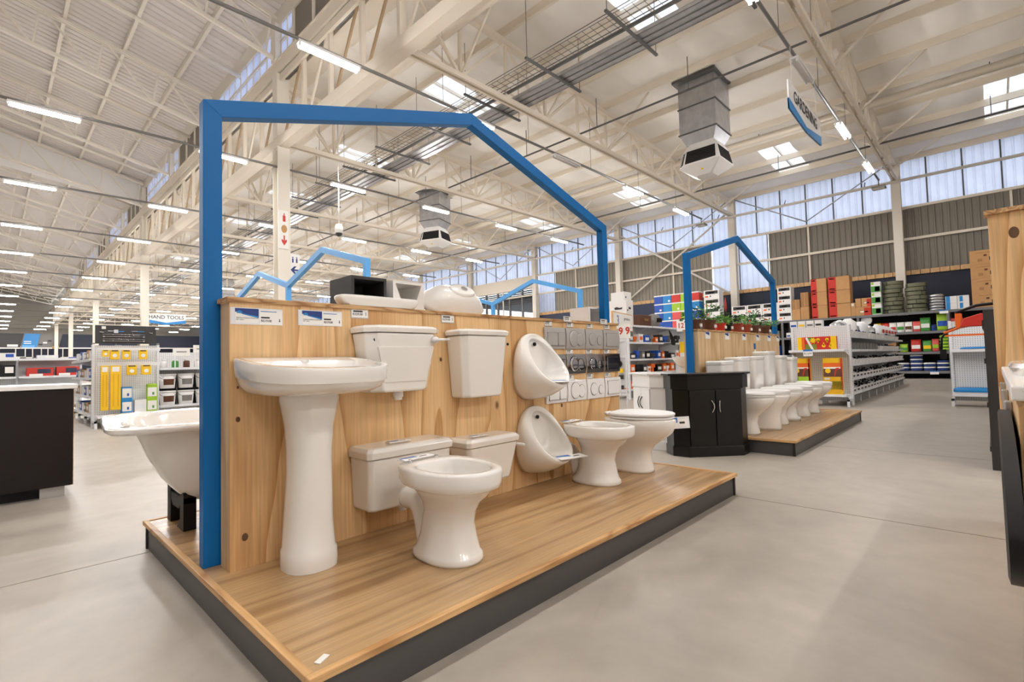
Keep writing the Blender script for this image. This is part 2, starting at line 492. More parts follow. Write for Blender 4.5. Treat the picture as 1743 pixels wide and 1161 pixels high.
for a, b in tb:                                    # short timber blocks along the top of the lining
    y = a
    while y < b:
        struct('timber_block', B(XW-.02, XW+.07, y, min(y+.27, b), 4.03, 4.2), 'timber', parent=wall_r); y += .29 if y < 25 else 2.0
for z in (5.44, 6.7):
    struct('wall_rail', B(XW-.14, XW-.05, YF, YB, z-.05, z+.05), 'steel_cream', parent=wall_r)
for y in TY:
    if y > YF+1: struct('wall_post', B(XW-.1, XW-.04, y+3.15, y+3.22, 4.1, 6.7), 'steel_cream', parent=wall_r)
struct('wall_beam', B(XW-.2, XW+.1, 21.9, 27.95, 5.9, 6.66), 'steel_cream', parent=wall_r)
struct('wall_head', B(XW-.06, XW+.2, YF, YB, 8.66, 8.8), 'steel_cream', parent=wall_r)
win1 = tag(bpy.data.objects.new('window_1', None), kind='structure'); COL.objects.link(win1)
k = 0; y = YF
pane_me = ribbed(0, 0, 1.0, 0, 1.96, pitch=.25, d=.03).mesh('pane', fix=False); pane_me.materials.append(MATS['translucent_sheet'])
while y < YB-1:
    o = bpy.data.objects.new('pane', pane_me); COL.objects.link(o); o.parent = win1; o.location = (XW, y, 6.72); tag(o, kind='structure')
    if y < 70: struct('mullion', B(XW-.04, XW+.02, y+1.0, y+1.045, 6.72, 8.68), 'galv_dark', parent=win1)
    y += 1.045
for wi, (a, b) in enumerate(((7.4, 10.0), (20.2, 21.6), (28.2, 34.2))):
    wv = tag(bpy.data.objects.new('window_%d' % (2+wi), None), kind='structure'); COL.objects.link(wv)
    y = a; st = (b-a)/max(1, round((b-a)/1.05))
    while y < b-.1:
        for z0, z1 in ((4.2, 5.4), (5.5, 6.66)):
            struct('pane', ribbed(XW, y+.02, y+st-.02, z0, z1, pitch=.25, d=.03), 'translucent_sheet', parent=wv, fix=False)
        struct('mullion', B(XW-.03, XW+.02, y-.02, y+.02, 4.2, 6.66), 'galv_dark', parent=wv); y += st
# glazed opening to the yard with dark mullions
wo = tag(bpy.data.objects.new('window_6', None), kind='structure'); COL.objects.link(wo)
for y in (21.95, 23.1, 24.3, 25.5, 26.7, 27.9):
    struct('mullion', B(XW-.05, XW+.1, y-.05, y+.05, 2.6, 5.95), 'galv_dark', parent=wo)
for i in range(7):
    struct('louvre', MB().beam((XW+.35, 21.9, 5.85-.13*i), (XW+.35, 27.95, 5.85-.13*i), .14, .02, (.5, 0, 1)), 'rack_grey', parent=wo)
struct('yard_canopy', B(XW+.5, 34, 20, 30, 5.4, 5.6), 'rack_grey')
struct('wall_back', B(XL, XW+.3, YB, YB+.3, 0, 15), 'cladding_dark')
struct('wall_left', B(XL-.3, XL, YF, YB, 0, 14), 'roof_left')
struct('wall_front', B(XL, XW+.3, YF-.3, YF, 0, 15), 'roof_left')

# steel columns
def column(x, y, h, s, lab, rot=0):
    t = thing('steel_column', lab, 'column', (x, y, 0), rot)
    B(-s/2, s/2, -.012, .012, 0, h).build('web', 'steel_white', t)
    for e in (-1, 1): B(e*s/2-.012, e*s/2+.012, -s/2, s/2, 0, h).build('flange', 'steel_white', t)
    B(-s/2-.06, s/2+.06, -s/2-.06, s/2+.06, 0, .025).build('base_plate', 'steel_white', t)
    return t
for i, y in enumerate([15.35, 34.9, 54.2, 73.2, 91]):
    column(XC, y, 7.65, .36, 'white column under the lattice girder, %s from the basin display' % nth(i+1), PI/2)
for i, y in enumerate(TYV[:6]):
    column(XW-.22, y, 8.7, .3, 'white steel column against the clad side wall, %s along from the shelf of cartons' % nth(i+1), 0)
# wall bracing
def tubes(name, pts, r, m, par=None): return MB().tube(pts, r, 8).build(name, m, par, smooth=True)
for k, (a, b) in enumerate(((8.9, 15.3),)):
    t = thing('wall_brace', 'crossed white tube brace on the %s clad bay of the side wall' % ('pale' if k == 0 else 'distant'), 'brace', (XW-.32, a, 4.0))
    tubes('brace_tube', [(0, .1, 0), (0, b-a-.1, 4.1)], .05, 'steel_white', t)
    tubes('brace_tube', [(.1, .1, 4.1), (.1, b-a-.1, 0)], .05, 'steel_white', t)
for k, y in enumerate(TYV[:4]):
    t = thing('window_brace', 'thin crossed rods on the high translucent band, %s bay from the cartons' % nth(k+1), 'brace', (XW-.3, y, 6.75))
    tubes('brace_rod', [(0, .2, 1.8), (0, 3.2, .1)], .025, 'galv', t)
    tubes('brace_rod', [(0, 3.2, .1), (0, 6.2, 1.8)], .025, 'galv', t)
t = thing('wall_pipe', 'long white pipe running along the high translucent band', 'pipe', (XW-.5, 0, 7.72))
tubes('pipe', [(0, YF, 0), (0, 97, 0)], .06, 'steel_white', t)
for y in range(0, 60, 3): tubes('pipe_bracket', [(0, y+.5, 0), (.3, y+.5, .3)], .02, 'galv_dark', t)

# lattice girder along the columns
gd = thing('lattice_girder', 'long white lattice girder carrying the roof between the two halls', 'girder', (XC, 0, 0))
for y in (15.35, 34.9, 54.2, 73.2, 91): B(-.18, .18, y-.18, y+.18, 7.97, 9.91).build('column_stub', 'steel_white', gd)
B(-.14, .14, YF+.05, YB-.5, 7.66, 7.96).build('bottom_chord', 'steel_cream', gd)
B(-.16, .16, YF+.05, YB-.5, 9.92, 10.24).build('top_chord', 'steel_cream', gd)
far = MB(); y = 2.5-1.6*6; i = 0
while y < 96:
    v = ((0, y, 7.95), (0, y, 9.93)); dg = ((0, y+.1, 9.9), (0, y+1.35, 7.97))
    if -4 < y < 50:
        MB().beam(*v, .11, .11, (1, 0, 0)).build('post', 'steel_cream', gd)
        MB().beam(*dg, .07, .05, (1, 0, 0)).build('diagonal', 'primer' if i % 3 else 'steel_cream', gd)
        B(-.1, .1, y+.12, y+1.45, 9.78, 9.9).build('packer', 'galv_dark', gd)
    else:
        far.beam(*v, .11, .11, (1, 0, 0)).beam(*dg, .07, .05, (1, 0, 0))
    y += 1.6; i += 1
tag(far.build('far_lattice', 'steel_cream', gd), kind='stuff')

# clerestory on top of the girder
cl = struct('wall_clerestory', B(XC-.1, XC+.06, YF, YB, 11.42, 11.95), 'steel_white')
n = 10
for i, y in enumerate(TY[:-1]):
    if y > 75: break
    struct('clerestory_post', B(XC-.24, XC+.02, y-.17, y+.17, 10.29, 11.42), 'steel_white', parent=cl)
    glazed = (round((y-2.5)/6.4) % 2 == 0)
    a, b = (y+.35, y+5.7) if glazed else (y+5.3, y+6.2)
    n += 1; wv = tag(bpy.data.objects.new('window_%d' % n, None), kind='structure'); COL.objects.link(wv)
    q = a; st = .6 if glazed else .45
    while q < b-.3:
        for z0, z1 in ((10.27, 10.82), (10.9, 11.42)):
            struct('pane', B(XC-.06, XC-.05, q+.03, q+st-.03, z0, z1), 'translucent_sheet', parent=wv)
        q += st
    fr = MB().box(XC-.11, XC-.02, a, q, 10.82, 10.9)
    struct('window_frame', fr, 'steel_white', parent=wv)
    k = a
    while k < q+.1:
        struct('mullion', B(XC-.08, XC-.03, k-.02, k+.02, 10.25, 11.45), 'steel_white', parent=wv); k += st
    dark = [(y+5.75, y+6.3)] if glazed else [(y+.1, y+5.3)]
    for c, d in dark:
        k = c
        while k < d-.2:
            e = min(k+1.3, d)
            struct('cladding_sheet', B(XC-.05, XC-.02, k+.04, e-.04, 10.27, 11.42), 'cladding_dark', parent=cl)
            struct('sheet_post', B(XC-.1, XC-.03, e-.05, e+.05, 10.25, 11.45), 'steel_white', parent=cl); k = e
struct('clerestory_sill', B(XC-.2, XC+.2, YF, YB, 10.245, 10.285), 'steel_cream', parent=cl)
MB().add([(XL, 34.9, zl(XL)), (-5, 34.9, zl(-5)), (XC, 34.9, zl(XC)), (XC, 34.9, 10.5), (-5, 34.9, 12.2), (XL, 34.9, 11.2)]+[(XL, 34.93, zl(XL)), (-5, 34.93, zl(-5)), (XC, 34.93, zl(XC)), (XC, 34.93, 10.5), (-5, 34.93, 12.2), (XL, 34.93, 11.2)],
  [(0,1,4,5),(1,2,3,4),(6,11,10,7),(7,10,9,8),(3,4,10,9),(4,5,11,10),(0,1,7,6),(1,2,8,7)]).build('sc', 'white')
sc_o = bpy.data.objects['sc']; sc_o.name = 'smoke_curtain'; tag(sc_o, 'plain white smoke curtain hanging across the high roof of the side hall', 'curtain')

# roof trusses
def truss_right(y, lab, near):
    t = thing('roof_truss', lab, 'truss', (0, y, 0), group='lower roof trusses')
    zb = 7.85
    xs = [XC+.1+(XW-.3-XC)*i/12 for i in range(13)]
    tp = [(x, 0, zr(x)-.32) for x in xs]; bt = [(x, 0, zb) for x in xs]
    for s in (-1, 1):
        MB().beam((xs[0], s*.07, zb), (xs[-1], s*.07, zb), .06, .12).build('bottom_chord', 'steel_cream', t)
    MB().beam(tp[0], tp[-1], .16, .14).build('top_chord', 'steel_cream', t)
    webs = [(tp[i], bt[i]) for i in range(13)]
    for i in range(12): webs.append((bt[i], tp[i+1]) if i % 2 else (tp[i], bt[i+1]))
    if near:
        for p, q in webs: MB().beam(p, q, .07, .07, (0, 1, 0)).build('web_member', 'steel_cream', t)
        for x in xs[1:-1:2]:
            for s in (-1, 1):
                MB().beam((x, 0, zb), (x, s*1.6, zr(x)-.2), .05, .05).build('knee_brace', 'steel_cream', t)
    else:
        f = MB()
        for p, q in webs: f.beam(p, q, .07, .07, (0, 1, 0))
        tag(f.build('web_members', 'steel_cream', t), kind='stuff')
for i, y in enumerate(TYV):
    truss_right(y, 'white lattice truss under the lower roof, %s one counting from the gardening sign' % nth(i+1), i < 6)
def truss_left(y, lab, near):
    t = thing('roof_truss', lab, 'truss', (0, y, 0), group='upper roof trusses')
    zb = lambda x: 11.78-.235*x
    zt = lambda x: zl(x)-.3
    MB().beam((-5, 0, zb(-5)), (XC-.15, 0, zb(XC)), .09, .1).build('bottom_chord', 'steel_white', t)
    for s in (-1, 1): MB().beam((-5, s*.06, zt(-5)), (XC-.15, s*.06, zt(XC)), .05, .1).build('top_chord', 'steel_white', t)
    f = MB(); xs = [XC-.3-1.6*i for i in range(8)]
    for i, x in enumerate(xs[:-1]):
        webs = [((x, 0, zt(x)), (x-.15, 0, zb(x-.15))), ((x-.2, 0, zb(x-.2)), (x-1.5, 0, zt(x-1.5)))]
        for p, q in webs:
            if near: MB().beam(p, q, .055, .055, (0, 1, 0)).build('web_member', 'steel_white', t)
            else: f.beam(p, q, .055, .055, (0, 1, 0))
    if not near: tag(f.build('web_members', 'steel_white', t), kind='stuff')
for i, y in enumerate(TYV[1:]):
    truss_left(y, 'slim white truss under the higher side roof, %s one from the camera end' % nth(i+1), i < 6)
# two long painted pipes and a thin dark sprinkler line under the lower roof
for k, (x, z, r, m_, lab) in enumerate(((7.6, 9.1, .15, 'steel_cream', 'thick cream pipe running the length of the roof beside the girder'),
        (19.0, 8.75, .13, 'steel_cream', 'thick cream pipe running under the roof near the translucent wall'),
        (21.2, 8.2, .035, 'galv_dark', 'thin dark sprinkler pipe hung below the roof near the translucent wall'),
        (13.2, 8.35, .03, 'galv_dark', 'thin dark sprinkler pipe hung below the middle of the roof'))):
    t = thing('roof_pipe', lab, 'pipe', (x, 0, z)); tubes('pipe', [(0, YF, 0), (0, 97, 0)], r, m_, t)
    for y in range(-4, 60, 3): tubes('hanger', [(0, y+.7, 0), (0, y+.7, zr(x)-.2-z)], .012, 'galv_dark', t)
# ------------------------------------------------------------------ lights, conduits, trays, duct units
LX = [.8, 4.5, 8.3, 12.0, 15.9, 19.7]
ZT = 7.0
LY = [y+.15 for y in TYV]
unlit = {(12.0, 0), (12.0, 1)}
proto = {}
def light_at(x, y, lit, lab):
    t = thing('batten_light', lab, 'light', (x, y, ZT), group='lit batten lights' if lit else 'unlit batten lights')
    cbox('housing', (1.26, .17, .05), 'white', t, (0, 0, .026))
    for s in (-1, 1):
        cmesh('tube%d' % lit, 'tube', lambda: MB().tube([(-.58, 0, 0), (.58, 0, 0)], .017, 8), 'tube_glow' if lit else 'white', t, (0, s*.06, -.002))
        for e in (-1, 1): cbox('lamp_holder', (.02, .05, .06), 'white', t, (e*.6, s*.055, -.03))
for j, y in enumerate([-9.9, -3.7]+LY):
    c = thing('conduit', 'long grey lighting conduit slung across the halls, %s one from the near wall' % nth(j+1), 'conduit', (0, y, ZT+.12), group='lighting conduits')
    tubes('conduit_rail', [(-5, 0, 0), (21.8, 0, 0)], .035, 'conduit', c)
    if j < 8:
        for x in range(7, 22, 3): tubes('hanger_rod', [(x+.3, 0, 0), (x+.3, 0, zr(x)-7.3)], .006, 'galv_dark', c)
    for i, x in enumerate([-2.9]+LX):
        jj = j-2
        if jj < 0 and x > 9: continue
        lit = not ((x, jj) in unlit)
        if jj == 0 and x == 12.0: x = 11.9
        light_at(x, y, lit, ('lit twin tube batten on the %s conduit, %s lamp along it' if lit else 'switched off twin tube batten on the %s conduit, %s lamp along it') % (nth(j+1), nth(i+1)))
# floodlight at the end of the conduit
for k, (y, lab) in enumerate(((2.65, 'small grey flood lamp at the conduit end beside the translucent wall'), (9.05, 'slim grey lamp bracket at the far end of the conduit over the second display'))):
    t = thing('flood_lamp', lab, 'lamp', (21.75, y, 6.85))
    B(-.16, .16, -.2, .2, -.06, .02).build('lamp_housing', 'midgrey', t, bevel=.01)
    B(-.13, .13, -.17, .17, -.075, -.06).build('lamp_glass', 'white', t); tubes('arm', [(0, 0, .02), (-.06, 0, .29)], .015, 'galv_dark', t)

# cable trays along the roof
t = thing('cable_tray', 'wide galvanised cable tray hung below the roof with dark strut cross bars', 'cable tray', (9.9, 0, 8.0))
B(-.3, .3, -6, 90, 0, .012).build('tray_floor', 'galv', t)
for s in (-1, 1): B(s*.28-.008, s*.28+.008, -6, 90, 0, .09).build('tray_side', 'galv', t)
for s in (-.1, .1): B(s-.01, s+.01, -6, 90, -.02, 0).build('tray_rib', 'galv_dark', t)
B(-.62, -.56, -6, 90, .02, .08).build('side_pipe', 'galv_dark', t)
ms = MB()
y = -2.0
while y < 40:
    ms.beam((-1.25, y, .0), (-.7, y, .0), .007, .007); y += .2
for x in (-1.25, -1.1, -.95, -.8, -.7): ms.beam((x, -6, .0), (x, 90, .0), .01, .01)
for x in (-1.25, -.7): ms.beam((x, -6, .07), (x, 90, .07), .012, .012)
tag(ms.build('wire_basket', 'galv_dark', t), kind='stuff')
y = -1.2
while y < 60:
    B(-1.5, .62, y-.03, y+.03, -.07, -.025).build('strut', 'galv_dark', t)
    for x in (-1.45, .58): tubes('drop_rod', [(x, y, -.05), (x, y, zr(10)-8.35)], .008, 'galv_dark', t)
    y += 2.15

# evaporative cooler outlets
def cooler(x, y, zb, rot, lab):
    t = thing('duct_cooler', lab, 'duct unit', (x, y, 0), rot)
    top = zr(x)-.1; s = .55
    z1 = zb+1.15
    h = (top-z1)/2
    for i in range(2):
        B(-s, s, -s, s, z1+i*h+.01, z1+(i+1)*h-.01).build('duct_section', 'galv', t)
        B(-s-.03, s+.03, -s-.03, s+.03, z1+i*h-.015, z1+i*h+.015).build('flange', 'galv_dark', t)
    B(-s-.2, s+.2, -s-.1, s+.1, top-.02, top+.05).build('roof_collar', 'galv_dark', t)
    sq = lambda a, z: [(-a,-a,z),(a,-a,z),(a,a,z),(-a,a,z)]
    MB().loft([sq(.40, zb+.82), sq(s, z1-.02)]).build('duct_taper', 'galv', t)
    # four sided outlet head, clipped at two corners, wider towards its foot
    oc = lambda a, z, c, e=.03: [(-a+e,-a,z),(a-c,-a,z),(a,-a+c,z),(a,a-e,z),(a-e,a,z),(-a+c,a,z),(-a,a-c,z),(-a,-a+e,z)]
    MB().loft([oc(.26, zb-.1, .1, .05), oc(.60, zb+.13, .2), oc(.64, zb+.16, .2), oc(.53, zb+.66, .17), oc(.42, zb+.84, .12)]).build('head', 'white', t)
    def opening(c0, dirv, hw, r0, r1, z0, z1_):
        ca, sa = dirv
        def P(u, r, z): return (ca*r-sa*u, sa*r+ca*u, z)
        u0, u1 = c0-hw, c0+hw
        g = MB().add([P(u0, r0, z0), P(u1, r0, z0), P(u1-.04, r1, z1_), P(u0+.04, r1, z1_), P(u0, r0-.06, z0), P(u1, r0-.06, z0), P(u1-.04, r1-.06, z1_), P(u0+.04, r1-.06, z1_)],
                     [(0,1,2,3),(7,6,5,4),(0,4,5,1),(1,5,6,2),(2,6,7,3),(3,7,4,0)])
        op = g.build('outlet', 'dark_hole', t)
        for q in range(7):
            f = (q+.5)/7; rr = r0+(r1-r0)*f+.008; zz = z0+(z1_-z0)*f
            MB().beam(P(u0+.04*f+.01, rr, zz), P(u1-.04*f-.01, rr, zz), .018, .006, (ca, sa, -1)).build('slat', 'darkgrey', op)
    zz0, zz1 = zb+.21, zb+.60
    ra = .64-.11*(.05/.5)+.004; rb = .64-.11*(.44/.5)+.004
    for dv, cc in (((-1, 0), .07), ((0, -1), -.07), ((1, 0), .07), ((0, 1), -.07)): opening(cc, dv, .46, ra, rb, zz0, zz1)
    q2 = math.sqrt(.5)
    for dv in ((q2, -q2), (-q2, q2)): opening(0, dv, .10, (2*ra-.2)*q2, (2*rb-.172)*q2, zz0, zz1)
    MB().tube([(-.42, -.05, zb+.03), (-.45, -.05, zb+.01)], .03, 10).build('warning_sticker', 'yellow', t)
cooler(14.95, 6.0, 6.55, 0, 'galvanised duct with white cooler outlet head, the larger one beside the gardening sign')
cooler(15.0, 19.4, 6.75, PI/8, 'galvanised duct with white cooler outlet head, the small distant one above the basin display')
cooler(15.0, 51, 6.75, 0, 'galvanised duct with white cooler outlet head in the far depth of the hall')

# security dome camera
t = thing('dome_camera', 'small grey dome camera hanging on a rod above the hazy blue frames', 'camera', (8.2, 15.95, 5.55))
tubes('rod', [(0, 0, .3), (0, 0, 4.1)], .02, 'white', t)
MB().tube([(0, 0, .0), (0, 0, .2), (0, 0, .3)], [.14, .14, .1], 14).build('camera_housing', 'white', t, smooth=True)
MB().loft([ring(0, 0, -.12+.12*(1-math.cos(a)), .115*math.sin(a)+.002, .115*math.sin(a)+.002, n=14) for a in (0, .4, .8, 1.2, 1.57)]).build('camera_dome', 'darkgrey', t, smooth=True)

# ------------------------------------------------------------------ hanging signs
def hang_sign(x0, x1, y, z0, z1, words, lab, size, drop):
    wd = x1-x0; h = z1-z0
    t = thing('hanging_sign', lab, 'sign', (x0, y, z0))
    MB().extr([(0, 0), (wd/2, -.16*h), (wd, 0), (wd, h), (0, h)], 'y', -.012, .012).build('board', 'white', t)
    MB().extr([(0, .0), (wd/2, -.16*h), (wd, 0), (wd, .36*h), (wd/2, .04*h), (0, .36*h)], 'y', -.016, .016).build('blue_chevron', 'cyan', t)
    text('lettering', words, size, 'ink', t, (wd/2, -.017, h*.62), bold=.004, sx=.92)
    for x in (wd*.12, wd*.88): tubes('wire', [(x, 0, h), (x, 0, h+drop)], .006, 'white', t)
hang_sign(10.6, 13.1, 2.62, 5.75, 6.32, 'GARDENING', 'white hanging sign with blue chevron reading GARDENING', .34, .8)
hang_sign(7.05, 9.25, 40, 4.2, 4.82, 'HAND TOOLS', 'white hanging sign with blue chevron reading HAND TOOLS', .34, 5.0)
# signs on the column
t = thing('column_sign', 'tall white fire point sign on the column with red extinguisher and arrow', 'sign', (XC-.02, 15.13, 4.55), 0)
B(-.16, .13, -.012, 0, 0, 1.15).build('plate', 'paper', t)
MB().tube([(0, -.013, .82), (0, -.013, 1.0)], .001, 6)
B(-.04, .04, -.018, -.012, .82, 1.0).build('extinguisher_mark', 'red', t); B(-.015, .015, -.018, -.012, 1.0, 1.07).build('extinguisher_top', 'red', t)
MB().loft([[(.085*math.cos(2*PI*k/20), yy, .6+.12*math.sin(2*PI*k/20)) for k in range(20)] for yy in (-.018, -.012)]).build('round_mark', 'carton', t)
MB().extr([(-.02, .4), (-.02, .25), (-.075, .29), (-.075, .22), (0, .1), (.075, .22), (.075, .29), (.02, .25), (.02, .4)], 'y', -.018, -.012).build('arrow', 'red', t)
t = thing('toilet_sign', 'small white sign on the column with two figures and a blue arrow', 'sign', (XC+.36, 15.3, 3.75))
B(-.15, .15, -.012, 0, 0, .72).build('plate', 'white', t)
for s in (-1, 1):
    B(s*.06-.022, s*.06+.022, -.016, -.012, .45, .58).build('figure_body', 'ink_blue', t)
    MB().loft([[(s*.06+.02*math.cos(2*PI*k/10), yy, .61+.02*math.sin(2*PI*k/10)) for k in range(10)] for yy in (-.016, -.012)]).build('figure_head', 'ink_blue', t)
MB().extr([(.11, .2), (.11, .25), (-.02, .25), (.05, .34), (-.02, .34), (-.13, .225), (-.02, .11), (.05, .11), (-.02, .2)], 'y', -.016, -.012).build('arrow', 'ink_blue', t)
B(-.2, -.12, -.01, .0, .3, .4).build('bracket', 'galv_dark', t)
# ------------------------------------------------------------------ display one: plinth, plywood wall, blue frame
ZP = .155
def plinth(x0, x1, y0, y1, lab):
    t = thing('display_plinth', lab, 'plinth', (x0, y0, 0)); W_, D_ = x1-x0, y1-y0
    B(.02, W_-.02, .02, .032, 0, ZP-.022).build('front_skirt', 'skirt', t)
    B(.02, .032, .032, D_-.02, 0, ZP-.022).build('side_skirt', 'skirt', t)
    B(W_-.032, W_-.02, .032, D_-.02, 0, ZP-.022).build('side_skirt', 'skirt', t)
    for (a, b) in ((.012, .012), (W_-.034, .012), (.012, D_-.034), (W_-.034, D_-.034)):
        B(a, a+.022, b, b+.022, 0, ZP-.022).build('corner_trim', 'skirt_dark', t)
    B(.025, W_-.025, .025, D_-.025, ZP-.024, ZP-.004).build('deck', 'laminate', t)
    B(0, W_, 0, .026, ZP-.024, ZP).build('edge_strip', 'edging', t, bevel=.003)
    B(0, .026, .026, D_-.026, ZP-.024, ZP).build('edge_strip', 'edging_y', t, bevel=.003)
    B(W_-.026, W_, .026, D_-.026, ZP-.024, ZP).build('edge_strip', 'edging_y', t, bevel=.003)
    B(0, W_, D_-.026, D_, ZP-.024, ZP).build('edge_strip', 'edging', t, bevel=.003)
    return t
plinth(.605, 3.745, 1.375, 3.52, 'long low display plinth with oak deck and grey skirt under the pedestal basin')
ZD = ZP-.004
def screen(x0, x1, y0, y1, zt, m, lab, cap=True):
    t = thing('plywood_screen', lab, 'display wall', (x0, y0, ZD))
    W_, D_, H_ = x1-x0, y1-y0, zt-ZD
    n = max(1, round(W_/1.22)); s = W_/n
    for i in range(n):
        B(i*s+(.0008 if i else 0), (i+1)*s-(.0008 if i < n-1 else 0), 0, .018, 0, H_-.02).build('plywood_panel', m if i % 2 == 0 else (m+'_b' if m == 'plywood' else m), t)
    B(0, W_, D_-.018, D_, 0, H_-.02).build('back_panel', m, t)
    B(0.0, .03, .018, D_-.018, 0, H_-.02).build('end_stud', 'plywood_far', t)
    B(W_-.03, W_, .018, D_-.018, 0, H_-.02).build('end_stud', 'plywood_far', t)
    B(-.012, W_+.012, -.012, D_+.01, H_-.02, H_).build('top_cap', 'ply_edge', t, bevel=.002)
    return t
PY = 2.335
scr = screen(.70, 3.742, PY, 2.452, 1.308, 'plywood', 'knotty plywood display wall carrying cisterns urinals and flush plates')
for kx, kz, r in ((.058, .133, .013), (.012+.02, .634, .009), (.012+.02, .77, .005), (1.125, .873, .009), (2.248, .516, .011), (2.25, .56, .006)):
    tag(MB().loft([[(kx+rr*math.cos(2*PI*k/12), yy, kz+1.3*rr*math.sin(2*PI*k/12)) for k in range(12)] for rr, yy in ((r, -.0015), (r*.5, -.0025))]).build('knot', 'knot', scr))
screen(.72, 3.98, 2.535, 2.76, 1.308, 'plywood', 'second plywood display wall standing back to back behind the blue frame')

def house_frame(name, pts, axis, pos, th, wd, m, lab, cat='frame'):
    """outline pts = outer profile (u, z); built of mitred square tube"""
    t = thing(name, lab, cat, (0, 0, 0))
    n = len(pts); inn = []
    P = [Vector(p) for p in pts]
    for i in range(n):
        if i == 0 or i == n-1:
            a, b = (P[0], P[1]) if i == 0 else (P[-2], P[-1])
            d = (b-a).normalized(); nr = Vector((d.y, -d.x)); inn.append(P[i]+nr*wd)
        else:
            d1 = (P[i]-P[i-1]).normalized(); d2 = (P[i+1]-P[i]).normalized()
            n1 = Vector((d1.y, -d1.x)); n2 = Vector((d2.y, -d2.x)); bis = (n1+n2).normalized()
            inn.append(P[i]+bis*(wd/bis.dot(n1)))
    for i in range(n-1):
        q = [P[i], P[i+1], inn[i+1], inn[i]]
        nm = 'post' if abs(P[i].x-P[i+1].x) < .02 else 'rafter'
        q = [tuple(v) for v in q]
        mb = MB()
        if axis == 'y': mb.extr(q, 'y', pos, pos+th)
        else: mb.extr(q, 'x', pos, pos+th)
        mb.build(nm, m, t, bevel=.002)
    return t
FP = [(.636, ZD), (.636, 2.198), (2.235, 2.687), (3.842, 2.205), (3.842, 0.0)]
house_frame('house_frame', FP, 'y', 2.467, .06, .076, 'blue_paint', 'large bright blue house shaped tube frame around the basin and urinal wall')

# ------------------------------------------------------------------ sanitary ware makers (front faces -y, origin at base centre)
def pan_mb(h=.40, L=1.0):
    o = MB(); n = 44
    R = lambda z, a, f, b, cy=0, p=2.2, pb=2.6: ring(0, cy, z, a, f*L, b*L, n, p, pb)
    rings = [R(0, .122, .165, .19), R(.012, .125, .168, .192), R(.03, .121, .163, .187), R(.045, .112, .15, .165), R(.10, .101, .138, .142), R(.16, .094, .128, .128),
             R(.21, .097, .13, .12, -.01), R(.25, .112, .145, .13, -.02), R(.285, .137, .178, .145, -.03), R(.305, .15, .198, .16, -.03), R(.316, .155, .207, .165, -.03), R(.319, .168, .228, .2, -.03),
             R(.326, .176, .242, .23, -.03, 2.1, 3), R(.345, .18, .248, .245, -.03, 2.1, 3.2), R(h-.01, .183, .252, .25, -.03, 2.1, 3.2), R(h, .177, .246, .246, -.03, 2.1, 3.2),
             R(h, .142, .205, .165, -.03), R(h-.008, .134, .196, .157, -.03), R(h-.04, .138, .2, .16, -.03), R(h-.1, .12, .175, .14, -.02), R(h-.17, .085, .12, .10, .0), R(h-.22, .05, .06, .06, .02)]
    return o.loft(rings)
def horn_mb():
    o = MB(); path = [(0,.315,.208),(0,.295,.208),(0,.255,.206),(0,.222,.195),(0,.2,.165),(0,.188,.12),(0,.178,.07),(0,.165,.015)]
    o.tube(path, [.054,.056,.053,.05,.047,.045,.044,.046], 18)
    return o
def wc_pan(x, y, z, lab, rz=0):
    t = thing('toilet_pan', lab, 'toilet', (x, y, z), rz)
    cmesh('pan', 'bowl', pan_mb, 'ceramic', t); cmesh('horn', 'outlet_horn', horn_mb, 'ceramic', t)
    for s in (-1, 1): cmesh('bolt', 'seat_bolt', lambda: MB().tube([(0,0,0),(0,0,.012)], .009, 8), 'chrome', t, (s*.075, .18, .40))
    return t
wc_pan(1.415, 1.775, ZP-.003, 'white toilet pan without seat standing closest to the plinth edge')
wc_pan(2.93, 2.02, ZP-.003, 'white toilet pan without seat standing beneath the white flush plates')
def seat_mb(z, th=.026, a=.186, f=.25, b=.23):
    R = lambda zz, k: ring(0, -.03, zz, a*k, f*k, b*k, 44, 2.1, 3.2)
    return MB().loft([R(z, .97), R(z+.004, 1), R(z+th-.006, 1), R(z+th, .96), R(z+th+.004, .7)])
def long_pan_mb():
    n = 44; R = lambda z, a, f, b, cy=0: ring(0, cy, z, a, f, b, n, 2.2, 2.8)
    return MB().loft([R(0,.115,.13,.2), R(.02,.115,.13,.2), R(.08,.10,.115,.19), R(.15,.098,.115,.19), R(.2,.11,.15,.2), R(.25,.14,.215,.22,-.01), R(.3,.165,.268,.24,-.02), R(.35,.178,.29,.25,-.02), R(.39,.182,.296,.255,-.02), R(.4,.175,.29,.25,-.02)])
t = thing('toilet_pan', 'white toilet pan with closed seat at the far end of the plinth', 'toilet', (3.415, 1.995, ZP-.003), 0)
cmesh('longpan', 'bowl', long_pan_mb, 'ceramic', t)
seat_mb(.402, .018, .186, .275, .2).build('seat', 'white', t, smooth=True, sharp=.7)
seat_mb(.424, .022, .188, .278, .2).build('seat_lid', 'white', t, smooth=True, sharp=.7)
for s in (-1, 1): cmesh('hinge', 'seat_hinge', lambda: MB().tube([(-.03,0,0),(.03,0,0)], .014, 10), 'white', t, (s*.08, .19, .43))

